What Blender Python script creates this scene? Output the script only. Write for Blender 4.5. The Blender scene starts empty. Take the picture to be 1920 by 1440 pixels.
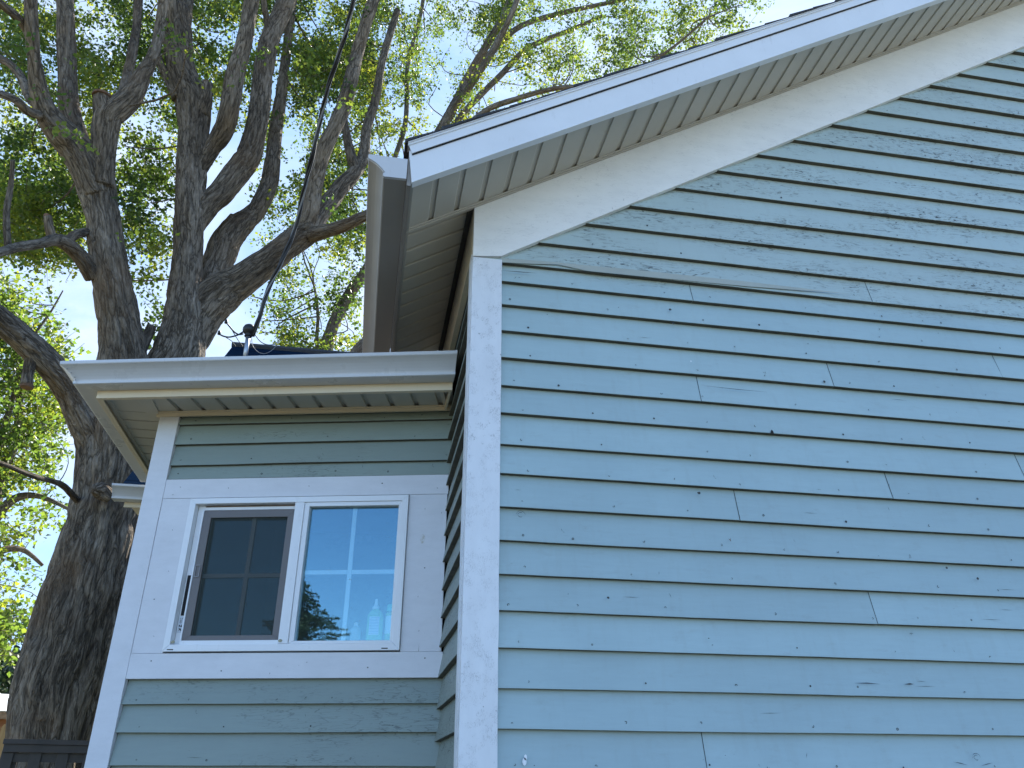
import bpy, math, random
import numpy as np
from mathutils import Vector, noise, Matrix
random.seed(7); RS = np.random.RandomState(7)
R_ = math.radians
# ------------------------------------------------------------------ camera
CAM = np.array([-0.31388832, -2.57333084, 1.6])
FPX = 1506.06                                     # focal length in pixels of a 1920 wide picture
PITCH, YAW, ROLL = R_(26.50876), R_(10.2333), R_(0.1544)
def _axes():
    cy, sy, cp, sp = math.cos(YAW), math.sin(YAW), math.cos(PITCH), math.sin(PITCH)
    r = np.array([cy, -sy, 0.]); f = np.array([sy*cp, cy*cp, sp]); u = np.cross(r, f)
    cr, sr = math.cos(ROLL), math.sin(ROLL)
    return cr*r+sr*u, -sr*r+cr*u, f
CR, CU, CF = _axes()
sc = bpy.context.scene
cd = bpy.data.cameras.new('camera'); cam = bpy.data.objects.new('camera', cd)
sc.collection.objects.link(cam); sc.camera = cam
cam.matrix_world = Matrix(((CR[0], CU[0], -CF[0], CAM[0]), (CR[1], CU[1], -CF[1], CAM[1]), (CR[2], CU[2], -CF[2], CAM[2]), (0, 0, 0, 1)))
cd.sensor_width = 36; cd.lens = FPX/1920*36; cd.clip_start = .05; cd.clip_end = 6000
sc.render.resolution_x = 1024; sc.render.resolution_y = 768
# ------------------------------------------------------------------ light
SUN_EL, SUN_AZ = R_(46), R_(30)                   # azimuth from +Y towards +X
sd = np.array([math.sin(SUN_AZ)*math.cos(SUN_EL), math.cos(SUN_AZ)*math.cos(SUN_EL), math.sin(SUN_EL)])
w = bpy.data.worlds.new('World'); sc.world = w; w.use_nodes = True
nt = w.node_tree; N = nt.nodes; L_ = nt.links; N.clear()
wo = N.new('ShaderNodeOutputWorld'); bg = N.new('ShaderNodeBackground'); bg.inputs[1].default_value = .14
sky = N.new('ShaderNodeTexSky'); sky.sky_type = 'NISHITA'; sky.sun_disc = False
sky.sun_elevation = SUN_EL; sky.sun_rotation = SUN_AZ; sky.air_density = 1.0; sky.dust_density = 0.4; sky.ozone_density = 5.0; sky.altitude = 1300
tc = N.new('ShaderNodeTexCoord'); mp = N.new('ShaderNodeMapping'); mp.inputs['Scale'].default_value = (1, 1.6, 2.6)
ns = N.new('ShaderNodeTexNoise'); ns.inputs['Scale'].default_value = 2.2; ns.inputs['Detail'].default_value = 9; ns.inputs['Roughness'].default_value = .62; ns.inputs['Distortion'].default_value = .8
rp = N.new('ShaderNodeValToRGB'); rp.color_ramp.elements[0].position = .36; rp.color_ramp.elements[1].position = .74; rp.color_ramp.elements[0].color = (.05, .05, .05, 1)
mx = N.new('ShaderNodeMixRGB'); mx.inputs[2].default_value = (3.0, 3.2, 3.5, 1)
ml = N.new('ShaderNodeMath'); ml.operation = 'MULTIPLY'; ml.inputs[1].default_value = .85
L_.new(tc.outputs['Generated'], mp.inputs[0]); L_.new(mp.outputs[0], ns.inputs['Vector']); L_.new(ns.outputs['Fac'], rp.inputs[0])
sx_ = N.new('ShaderNodeSeparateXYZ'); L_.new(tc.outputs['Generated'], sx_.inputs[0])
cr_ = N.new('ShaderNodeMapRange'); cr_.inputs[1].default_value = -.05; cr_.inputs[2].default_value = .45; L_.new(sx_.outputs[1], cr_.inputs[0])
mc = N.new('ShaderNodeMath'); mc.operation = 'MULTIPLY'; L_.new(rp.outputs[0], mc.inputs[0]); L_.new(cr_.outputs[0], mc.inputs[1]); L_.new(mc.outputs[0], ml.inputs[0]); L_.new(ml.outputs[0], mx.inputs[0])
vl = N.new('ShaderNodeMixRGB'); vl.inputs[2].default_value = (1.15, 1.85, 2.75, 1); vm = N.new('ShaderNodeMath'); vm.operation = 'MULTIPLY'; vm.inputs[1].default_value = .7
L_.new(cr_.outputs[0], vm.inputs[0]); L_.new(vm.outputs[0], vl.inputs[0]); L_.new(sky.outputs[0], vl.inputs[1]); L_.new(vl.outputs[0], mx.inputs[1]); L_.new(mx.outputs[0], bg.inputs[0]); L_.new(bg.outputs[0], wo.inputs[0])
sl = bpy.data.lights.new('sun', 'SUN'); sl.energy = 5.0; sl.angle = R_(.5); sl.color = (1, .95, .86)
so = bpy.data.objects.new('sun', sl); sc.collection.objects.link(so)
so.rotation_euler = Vector(-sd).to_track_quat('-Z', 'Y').to_euler(); so.location = (0, 0, 30)
sc.view_settings.view_transform = 'Standard'; sc.view_settings.look = 'None'; sc.view_settings.gamma = 1
sc.view_settings.exposure = 1.55
sc.render.engine = 'CYCLES'
try:
    sc.cycles.max_bounces = 10; sc.cycles.transparent_max_bounces = 16
except Exception: pass
# ------------------------------------------------------------------ helpers
def ray(px, py):
    d = (px-960)*CR-(py-720)*CU+FPX*CF
    return d/np.linalg.norm(d)
def at(px, py, dist):
    """point seen in this direction at a horizontal distance from the camera"""
    d = ray(px, py); return CAM+d*(dist/math.hypot(d[0], d[1]))
P0 = np.array([0.015, .81, 0.]); WY = R_(-13.686)
WT = np.array([math.cos(WY), math.sin(WY), 0.]); WN = np.array([math.sin(WY), -math.cos(WY), 0.])
def W(s, o, z):                                   # wing wall frame: along, outwards, up
    p = P0+WT*s+WN*o; return (p[0], p[1], z)
def G(s, o, z): return (s, -o, z)                 # gable wall frame
def S(s, o, z): return (-o, s, z)                 # side wall frame (s = y)
def I(x, y, z): return (x, y, z)
def newobj(name, me, parent=None):
    o = bpy.data.objects.new(name, me); sc.collection.objects.link(o)
    if parent is not None: o.parent = parent
    return o
def tag(o, label=None, cat=None, group=None, kind=None):
    for k, v in (('label', label), ('category', cat), ('group', group), ('kind', kind)):
        if v: o[k] = v
    return o
def empty(name, loc, label, cat, group=None):
    o = bpy.data.objects.new(name, None); sc.collection.objects.link(o); o.location = loc; o.empty_display_size = .1
    return tag(o, label, cat, group)
class MB:
    def __init__(s, fr=I): s.v = []; s.f = []; s.m = []; s.a = []; s.fr = fr; s.tone = .5
    def p(s, x, y, z): s.v.append(s.fr(x, y, z)); s.a.append(s.tone); return len(s.v)-1
    def face(s, idx, m=0): s.f.append(tuple(idx)); s.m.append(m)
    def poly(s, pts, m=0): s.face([s.p(*q) for q in pts], m)
    def box(s, x0, x1, y0, y1, z0, z1, m=0, b=0):
        c = [(x, y, z) for z in (z0, z1) for y in (y0, y1) for x in (x0, x1)]
        i = [s.p(*q) for q in c]
        for q in ((0, 2, 3, 1), (4, 5, 7, 6), (0, 1, 5, 4), (2, 6, 7, 3), (0, 4, 6, 2), (1, 3, 7, 5)): s.face([i[k] for k in q], m)
    def prism(s, poly, o0, o1, m=0):
        """poly in (s,z), extruded along the second axis"""
        n = len(poly); a = [s.p(q[0], o0, q[1]) for q in poly]; b = [s.p(q[0], o1, q[1]) for q in poly]
        s.face(a, m); s.face(b[::-1], m)
        for k in range(n): s.face((a[k], b[k], b[(k+1) % n], a[(k+1) % n]), m)
    def tube(s, pts, r, n=8, m=0, cap=True):
        pts = [np.array(q, float) for q in pts]; rs = r if hasattr(r, '__len__') else [r]*len(pts)
        rings = []; u = None
        for k, q in enumerate(pts):
            t = pts[min(k+1, len(pts)-1)]-pts[max(k-1, 0)]; t = t/(np.linalg.norm(t)+1e-9)
            if u is None:
                u = np.cross(t, [0, 0, 1.]);
                if np.linalg.norm(u) < .1: u = np.cross(t, [1., 0, 0])
            u = u-t*(u@t); u /= np.linalg.norm(u)+1e-9; w_ = np.cross(t, u)
            rings.append([s.p(*(q+rs[k]*(math.cos(2*math.pi*j/n)*u+math.sin(2*math.pi*j/n)*w_))) for j in range(n)])
        for a, b in zip(rings, rings[1:]):
            for j in range(n): s.face((a[j], a[(j+1) % n], b[(j+1) % n], b[j]), m)
        if cap: s.face(rings[0][::-1], m); s.face(rings[-1], m)
    def lathe(s, c, prof, n=20, m=0, sx=1, sy=1):
        rings = [[s.p(c[0]+r*sx*math.cos(2*math.pi*j/n), c[1]+r*sy*math.sin(2*math.pi*j/n), c[2]+z) for j in range(n)] for r, z in prof]
        for a, b in zip(rings, rings[1:]):
            for j in range(n): s.face((a[j], a[(j+1) % n], b[(j+1) % n], b[j]), m)
        s.face(rings[0][::-1], m); s.face(rings[-1], m)
    def build(s, name, mats, parent=None, smooth=False, bevel=0):
        me = bpy.data.meshes.new(name); me.from_pydata([tuple(map(float, q)) for q in s.v], [], s.f)
        mats = mats if isinstance(mats, (list, tuple)) else [mats]
        for q in mats: me.materials.append(q)
        me.polygons.foreach_set('material_index', s.m)
        if smooth: me.polygons.foreach_set('use_smooth', [True]*len(s.f))
        at_ = me.attributes.new('tone', 'FLOAT', 'POINT'); at_.data.foreach_set('value', s.a)
        me.update(); o = newobj(name, me, parent)
        import bmesh
        bm = bmesh.new(); bm.from_mesh(me); bmesh.ops.recalc_face_normals(bm, faces=bm.faces); bm.to_mesh(me); bm.free()
        if bevel:
            b = o.modifiers.new('bevel', 'BEVEL'); b.width = bevel; b.segments = 2; b.limit_method = 'ANGLE'; b.angle_limit = R_(40)
        return o
# ------------------------------------------------------------------ materials
class NM:
    def __init__(s, name):
        s.m = bpy.data.materials.new(name); s.m.use_nodes = True; s.t = s.m.node_tree; s.n = s.t.nodes; s.l = s.t.links
        s.n.clear(); s.out = s.n.new('ShaderNodeOutputMaterial')
        s.b = s.n.new('ShaderNodeBsdfPrincipled'); s.l.new(s.b.outputs[0], s.out.inputs[0])
        s.tc = s.n.new('ShaderNodeTexCoord')
    def map(s, sc_=(1, 1, 1), src=None, rot=(0, 0, 0)):
        q = s.n.new('ShaderNodeMapping'); q.inputs['Scale'].default_value = sc_; q.inputs['Rotation'].default_value = rot
        s.l.new(src or s.tc.outputs['Object'], q.inputs[0]); return q.outputs[0]
    def noise(s, vec, scale, detail=6, rough=.6, dist=0):
        q = s.n.new('ShaderNodeTexNoise'); q.inputs['Scale'].default_value = scale; q.inputs['Detail'].default_value = detail
        q.inputs['Roughness'].default_value = rough; q.inputs['Distortion'].default_value = dist; s.l.new(vec, q.inputs['Vector']); return q.outputs['Fac']
    def vor(s, vec, scale, feat='DISTANCE_TO_EDGE', out=0):
        q = s.n.new('ShaderNodeTexVoronoi'); q.feature = feat; q.inputs['Scale'].default_value = scale; s.l.new(vec, q.inputs['Vector']); return q.outputs[out]
    def ramp(s, fac, stops):
        q = s.n.new('ShaderNodeValToRGB'); e = q.color_ramp.elements
        while len(e) > 1: e.remove(e[-1])
        for k, (p, c) in enumerate(stops):
            x = e[0] if k == 0 else e.new(p); x.position = p
            x.color = (c, c, c, 1) if not hasattr(c, '__len__') else (*c, 1)
        s.l.new(fac, q.inputs[0]); return q.outputs[0]
    def math(s, op, a, b=None, c=None):
        q = s.n.new('ShaderNodeMath'); q.operation = op
        for k, v in enumerate((a, b, c)):
            if v is None: continue
            if isinstance(v, (int, float)): q.inputs[k].default_value = v
            else: s.l.new(v, q.inputs[k])
        return q.outputs[0]
    def mix(s, fac, a, b, mode='MIX'):
        q = s.n.new('ShaderNodeMixRGB'); q.blend_type = mode
        for k, v in enumerate((fac, a, b)):
            if isinstance(v, (int, float)): q.inputs[k].default_value = v
            elif isinstance(v, tuple): q.inputs[k].default_value = (*v, 1)
            else: s.l.new(v, q.inputs[k])
        return q.outputs[0]
    def attr(s, name, out='Fac'):
        q = s.n.new('ShaderNodeAttribute'); q.attribute_name = name; return q.outputs[out]
    def sep(s, vec):
        q = s.n.new('ShaderNodeSeparateXYZ'); s.l.new(vec, q.inputs[0]); return q.outputs
    def bump(s, h, strength=.3, dist=.01, nrm=None):
        q = s.n.new('ShaderNodeBump'); q.inputs['Strength'].default_value = strength; q.inputs['Distance'].default_value = dist
        s.l.new(h, q.inputs['Height'])
        if nrm: s.l.new(nrm, q.inputs['Normal'])
        return q.outputs[0]
    def fin(s, col=None, rough=.5, nrm=None, metal=0, spec=.5):
        if col is not None:
            if isinstance(col, tuple): s.b.inputs['Base Color'].default_value = (*col, 1)
            else: s.l.new(col, s.b.inputs['Base Color'])
        if isinstance(rough, (int, float)): s.b.inputs['Roughness'].default_value = rough
        else: s.l.new(rough, s.b.inputs['Roughness'])
        s.b.inputs['Metallic'].default_value = metal; s.b.inputs['Specular IOR Level'].default_value = spec
        if nrm: s.l.new(nrm, s.b.inputs['Normal'])
        return s.m
def plain(name, col, rough=.5, metal=0, var=.06, sc_=6, bump=.05):
    q = NM(name); v = q.map(); n = q.noise(v, sc_, 5)
    k = q.ramp(n, [(.3, 1-var*2), (.7, 1+0*var)])
    return q.fin(q.mix(1, col, k, 'MULTIPLY'), rough, q.bump(q.noise(v, sc_*12, 3), bump, .003), metal)
def mat_siding(name, col, axis, crack_z=3.36, wear=1.0, chalk=.4, pt=(.44, .60)):
    """weathered painted clapboard; axis = grain direction scaling"""
    q = NM(name); v = q.map(axis); vo = q.tc.outputs['Object']; z = q.sep(vo)[2]
    tone = q.ramp(q.attr('tone'), [(0, .94), (1, 1.045)])
    c = q.mix(1, col, tone, 'MULTIPLY')
    big = q.ramp(q.noise(q.map((1.2, 1.2, 1.2)), 1.5, 6, .6), [(.3, .93), (.7, 1.04)]); c = q.mix(1, c, big, 'MULTIPLY')
    grain = q.noise(v, 9, 8, .65); c = q.mix(1, c, q.ramp(grain, [(.25, .95), (.75, 1.03)]), 'MULTIPLY')
    # cracked flaking paint, strongest on the high boards
    w1 = q.noise(v, 3.0, 4, .6); wv = q.n.new('ShaderNodeMixRGB'); wv.blend_type = 'ADD'; wv.inputs[0].default_value = .35
    q.l.new(q.map((axis[0]*1.0, axis[1]*1.0, axis[2]*1.0)), wv.inputs[1]); q.l.new(w1, wv.inputs[2])
    e = q.vor(wv.outputs[0], 10.5)
    crk = q.ramp(e, [(.0, 1.), (.026, .9), (.05, 0.)])
    hi = q.ramp(q.math('SUBTRACT', z, crack_z), [(0, 0.), (.12, 1.)])
    patch = q.ramp(q.noise(q.map((2.2*max(axis[0]/8, .5), 2.2, 5)), 1.3, 5, .65), [(pt[0], 0.), (pt[1], 1.)])
    brk = q.ramp(q.noise(vo, 38, 4, .7), [(.41, 0.), (.50, 1.)])
    fac = q.math('MULTIPLY', q.math('MULTIPLY', crk, hi), q.math('MULTIPLY', q.math('MULTIPLY', patch, brk), wear))
    # sparse small nicks everywhere
    spk = q.ramp(q.noise(q.map((axis[0]*3, axis[1]*3, axis[2]*1.6)), 16, 3, .6), [(.735, 0.), (.76, .8)])
    fac = q.math('MAXIMUM', fac, q.math('MULTIPLY', spk, .7))
    c = q.mix(q.math('MULTIPLY', hi, chalk), c, (.52, .58, .52)); c = q.mix(fac, c, (.05, .052, .045))
    dirt = q.ramp(q.noise(q.map((1.5, 1.5, 4)), 7, 8, .75), [(.56, 0.), (.78, .30)]); c = q.mix(dirt, c, (.24, .24, .21))
    stk = q.ramp(q.noise(q.map((14, 14, 1.1)), 2.2, 5, .65), [(.52, 0.), (.75, .16)]); c = q.mix(stk, c, (.28, .30, .27))
    h = q.math('ADD', q.math('MULTIPLY', grain, .5), q.math('MULTIPLY', fac, -1.2))
    q.b.inputs['Coat Weight'].default_value = 0
    return q.fin(c, q.ramp(grain, [(.2, .38), (.8, .55)]), q.bump(h, .35, .0025))
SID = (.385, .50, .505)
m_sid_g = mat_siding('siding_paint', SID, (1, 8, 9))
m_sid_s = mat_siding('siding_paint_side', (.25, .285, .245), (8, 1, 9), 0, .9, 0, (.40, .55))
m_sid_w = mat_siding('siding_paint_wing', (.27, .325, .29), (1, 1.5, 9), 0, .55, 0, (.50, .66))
m_butt = plain('shaded_butt_edge', (.135, .12, .088), .8, var=.25, sc_=14)  # board undersides: shade below each lap is put into the colour
def mat_white(name, col, crack=.5, vert=True, scale=30):
    q = NM(name); v = q.map((4, 4, 1) if vert else (1, 4, 4)); vo = q.tc.outputs['Object']
    g = q.noise(v, 7, 8, .65); c = q.mix(1, col, q.ramp(g, [(.25, .93), (.75, 1.03)]), 'MULTIPLY')
    c = q.mix(1, c, q.ramp(q.noise(vo, 2.2, 5, .6), [(.3, .93), (.7, 1.03)]), 'MULTIPLY')
    wv = q.n.new('ShaderNodeMixRGB'); wv.blend_type = 'ADD'; wv.inputs[0].default_value = .3; q.l.new(v, wv.inputs[1]); q.l.new(q.noise(v, 6, 4), wv.inputs[2])
    e = q.ramp(q.vor(wv.outputs[0], scale), [(0, 1.), (.03, .6), (.06, 0.)])
    brk = q.ramp(q.noise(vo, 24, 5, .7), [(.5, 0.), (.56, 1.)]); pt = q.ramp(q.noise(vo, 3.1, 4, .6), [(.35, .35), (.62, 1.)])
    f = q.math('MULTIPLY', q.math('MULTIPLY', e, brk), q.math('MULTIPLY', pt, crack))
    sp = q.ramp(q.noise(vo, 60, 2, .5), [(.76, 0.), (.78, .6)]); f = q.math('MAXIMUM', f, q.math('MULTIPLY', sp, min(1, crack+.3)))
    c = q.mix(f, c, (.12, .12, .11))
    h = q.math('ADD', q.math('MULTIPLY', g, .5), q.math('MULTIPLY', f, -1))
    return q.fin(c, .42, q.bump(h, .4, .0025))
m_corner = mat_white('white_corner_paint', (.78, .79, .80), .6, True, 52)
m_frieze = mat_white('white_frieze_paint', (.90, .88, .83), .22, False, 22)
m_trim = mat_white('white_trim_paint', (.70, .70, .72), .06, False, 14)
m_tan = mat_white('cream_board_paint', (.62, .55, .42), .2, False, 20)
def mat_metal(name, col, rough=.3):
    q = NM(name); vo = q.tc.outputs['Object']
    c = q.mix(1, col, q.ramp(q.noise(vo, 3, 6, .7), [(.3, .93), (.75, 1.02)]), 'MULTIPLY')
    c = q.mix(q.ramp(q.noise(q.map((9, 9, 2)), 5, 6, .7), [(.6, 0.), (.85, .35)]), c, (.36, .33, .27))
    return q.fin(c, q.ramp(q.noise(vo, 9, 4), [(.3, rough-.06), (.7, rough+.1)]), q.bump(q.noise(vo, 5, 3), .12, .006))
m_gut = mat_metal('white_enamel_metal', (.62, .62, .62))
m_gutu = mat_metal('shaded_enamel_metal_eave', (.33, .30, .26), .34)  # white enamel darkened, the main eave's shade put into the colour
m_fas = mat_metal('white_fascia_metal', (.80, .81, .82), .33)
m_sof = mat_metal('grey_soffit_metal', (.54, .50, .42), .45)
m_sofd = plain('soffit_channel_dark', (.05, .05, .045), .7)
m_beige = mat_metal('beige_trim_metal', (.76, .64, .46), .45)
m_vinyl = mat_metal('white_window_vinyl', (.82, .83, .84), .32)
m_screenf = plain('taupe_screen_frame', (.16, .145, .14), .5)
m_grime = plain('brown_grime', (.16, .09, .05), .8)
m_dark = plain('dark_gap', (.012, .012, .012), .8)
m_nail = plain('dark_mark', (.04, .045, .045), .6)  # near-black colour of nail, knot and split marks
m_black = plain('black_rubber', (.012, .012, .013), .45)
m_galv = plain('galvanised_steel', (.42, .44, .46), .38, .8)
m_grey_wire = plain('grey_wire', (.22, .23, .24), .5)
m_grid = plain('muntin_white', (.62, .68, .72), .4)
q = NM('roof_shingles'); vo = q.tc.outputs['Object']
m_shin = q.fin(q.ramp(q.noise(vo, 160, 3, .7), [(.3, (.012, .013, .016)), (.7, (.075, .078, .085))]), .9, q.bump(q.noise(vo, 200, 3), .8, .004))
q = NM('roof_shingles_blue'); vo = q.tc.outputs['Object']; zz = q.sep(vo)[2]
q.b.inputs['Specular IOR Level'].default_value = .1
m_shinb = q.fin(q.mix(q.ramp(q.math('FRACT', q.math('MULTIPLY', zz, 9)), [(0, 0.), (.1, 1.)]), (.004, .005, .008), q.ramp(q.noise(vo, 120, 3, .7), [(.3, (.005, .013, .028)), (.7, (.012, .026, .05))])), .95, q.bump(q.noise(vo, 150, 3), .8, .004), spec=0)
# glass
q = NM('window_glass'); q.n.remove(q.b); gl = q.n.new('ShaderNodeBsdfGlossy'); gl.inputs['Roughness'].default_value = .01; gl.inputs['Color'].default_value = (.42, .72, .84, 1)
tr = q.n.new('ShaderNodeBsdfTransparent'); tr.inputs[0].default_value = (.86, .93, .93, 1)
ly = q.n.new('ShaderNodeLayerWeight'); ly.inputs[0].default_value = .35
ms = q.n.new('ShaderNodeMixShader'); fr_ = q.math('ADD', q.math('MULTIPLY', ly.outputs['Facing'], .22), .17)
q.l.new(fr_, ms.inputs[0]); q.l.new(tr.outputs[0], ms.inputs[1]); q.l.new(gl.outputs[0], ms.inputs[2])
df = q.n.new('ShaderNodeBsdfDiffuse'); df.inputs[0].default_value = (.55, .55, .55, 1); m2 = q.n.new('ShaderNodeMixShader')
spt = q.ramp(q.noise(q.map((1, 1, .6)), 90, 2, .5), [(.73, .015), (.76, .4)]); q.l.new(spt, m2.inputs[0]); q.l.new(ms.outputs[0], m2.inputs[1]); q.l.new(df.outputs[0], m2.inputs[2]); q.l.new(m2.outputs[0], q.out.inputs[0])
q.l.new(q.bump(q.noise(q.map(), 3, 2), .04, .01), gl.inputs['Normal'])
m_glass = q.m
q = NM('insect_screen'); q.n.remove(q.b); d_ = q.n.new('ShaderNodeBsdfDiffuse'); d_.inputs[0].default_value = (.05, .06, .055, 1)
t_ = q.n.new('ShaderNodeBsdfTransparent'); ms = q.n.new('ShaderNodeMixShader'); ms.inputs[0].default_value = .72
q.l.new(t_.outputs[0], ms.inputs[1]); q.l.new(d_.outputs[0], ms.inputs[2]); q.l.new(ms.outputs[0], q.out.inputs[0]); m_screen = q.m
m_plaster = plain('room_plaster', (.30, .28, .24), .9)
# bark
def mat_bark(name, c0, c1, c2, k=1.0):
    q = NM(name); b0_ = q.attr('bark', 'Vector'); vo = q.tc.outputs['Object']
    mpn = q.n.new('ShaderNodeMapping'); mpn.inputs['Scale'].default_value = (1, 1, .8); q.l.new(b0_, mpn.inputs[0]); b = mpn.outputs[0]
    def ridge(scale, w, d=5, dist=.5): return q.ramp(q.math('ABSOLUTE', q.math('SUBTRACT', q.noise(b, scale, d, .55, dist), .5)), [(0, 0.), (w, 1.)])
    r1 = ridge(13*k, .07, 4, .35); r2 = ridge(29*k, .07, 3, .4); n1 = q.noise(b, 40*k, 6, .7); n0 = q.noise(b, 3.2*k, 5, .6)
    fis = q.math('MULTIPLY', r1, q.math('ADD', q.math('MULTIPLY', r2, .55), .45))
    h = q.math('ADD', fis, q.math('MULTIPLY', n1, .45))
    c = q.ramp(q.math('ADD', q.math('MULTIPLY', n1, .55), q.math('MULTIPLY', n0, .45)), [(.36, c0), (.5, c1), (.66, c2)])
    c = q.mix(q.ramp(fis, [(0, .8), (.6, 0.)]), c, tuple(x*.5 for x in c0))
    c = q.mix(q.ramp(q.noise(vo, 1.3, 5, .6), [(.5, 0.), (.7, .5)]), c, (.15, .095, .055))
    return q.fin(c, .92, q.bump(h, .8, .028/k), spec=.15)
m_bark = mat_bark('furrowed_bark', (.06, .047, .035), (.185, .150, .112), (.36, .305, .24))
m_barks = mat_bark('branch_bark', (.08, .065, .05), (.22, .185, .15), (.36, .32, .27), 2.0)
m_cut = plain('cut_wood', (.20, .11, .06), .9, var=.3, sc_=20)
def mat_leaf(name, base, trans, mixf=.5):
    q = NM(name); a = q.attr('tone'); q.b.inputs['Roughness'].default_value = .45; q.b.inputs['Specular IOR Level'].default_value = .35
    q.l.new(q.ramp(a, [(0, tuple(x*.55 for x in base)), (.5, base), (1, (base[0]*1.7, base[1]*1.4, base[2]))]), q.b.inputs['Base Color'])
    t = q.n.new('ShaderNodeBsdfTranslucent'); q.l.new(q.ramp(a, [(0, (trans[0]*.18, trans[1]*.28, trans[2]*.5)), (.5, (trans[0]*.7, trans[1]*.8, trans[2])), (1, (trans[0]*1.6, trans[1]*1.25, trans[2]))]), t.inputs[0])
    ms = q.n.new('ShaderNodeMixShader'); ms.inputs[0].default_value = mixf
    q.l.new(q.b.outputs[0], ms.inputs[1]); q.l.new(t.outputs[0], ms.inputs[2]); q.l.new(ms.outputs[0], q.out.inputs[0]); return q.m
m_leaf = mat_leaf('cottonwood_leaf', (.042, .072, .016), (.26, .36, .04))
m_leaf2 = mat_leaf('bright_leaf', (.07, .11, .02), (.27, .38, .04), .55)
m_needle = mat_leaf('conifer_needle', (.03, .055, .022), (.05, .08, .02), .25)
m_bush = mat_leaf('dark_bush_leaf', (.035, .06, .025), (.06, .1, .03), .3)
# ------------------------------------------------------------------ ground
q = NM('lawn'); vo = q.tc.outputs['Object']
m_lawn = q.fin(q.ramp(q.noise(vo, 1.1, 9, .7), [(.3, (.10, .11, .05)), (.55, (.19, .17, .10)), (.75, (.30, .25, .17))]), .95, q.bump(q.noise(vo, 30, 5), .6, .03))
g = MB(); K = 40
for j in range(K+1):
    for i in range(K+1):
        x = (i/K*2-1); y = (j/K*2-1); X = 1500*x*abs(x)**1.6; Y = 1500*y*abs(y)**1.6
        r = math.hypot(X, Y); g.p(X, Y, (noise.noise((X*.02, Y*.02, 0))*1.2*min(1, max(0, (r-40)/60))))
for j in range(K):
    for i in range(K):
        a = j*(K+1)+i; g.face((a, a+1, a+K+2, a+K+1))
tag(g.build('ground', m_lawn, smooth=True), kind='structure')
q = NM('dark_ground_sheet'); vo = q.tc.outputs['Object']
m_dkground = q.fin(q.ramp(q.noise(vo, 90, 4, .7), [(.3, (.028, .028, .03)), (.7, (.06, .058, .056))]), .9, q.bump(q.noise(vo, 120, 3), .5, .004))
g = MB(); g.poly([(-12, -7.2, .004), (14, -7.2, .004), (14, -.02, .004), (-12, -.02, .004)]); g.v = [(a, b, .03) for a, b, c in g.v]
tag(g.build('added_dark_ground', m_dkground), kind='structure')  # unseen dark sheet, added to cut ground bounce onto the lower walls
q = NM('hill_slope'); m_hill = q.fin(q.ramp(q.noise(q.tc.outputs['Object'], .02, 6), [(.3, (.10, .12, .13)), (.7, (.18, .19, .17))]), 1)
g = MB(); nb = 60
for k in range(nb+1):
    a = R_(-75+k*2.2); hgt = 150+110*noise.noise((k*.13, 3.1, 0))+30*noise.noise((k*.6, 1, 0)); 
    for d, h in ((1150, -5), (1300, hgt*.55), (1450, hgt)): g.p(d*math.sin(a), d*math.cos(a), h)
for k in range(nb):
    for j in range(2):
        a = k*3+j; g.face((a, a+3, a+4, a+1))
tag(g.build('hills', m_hill, smooth=True), kind='structure')
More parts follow.
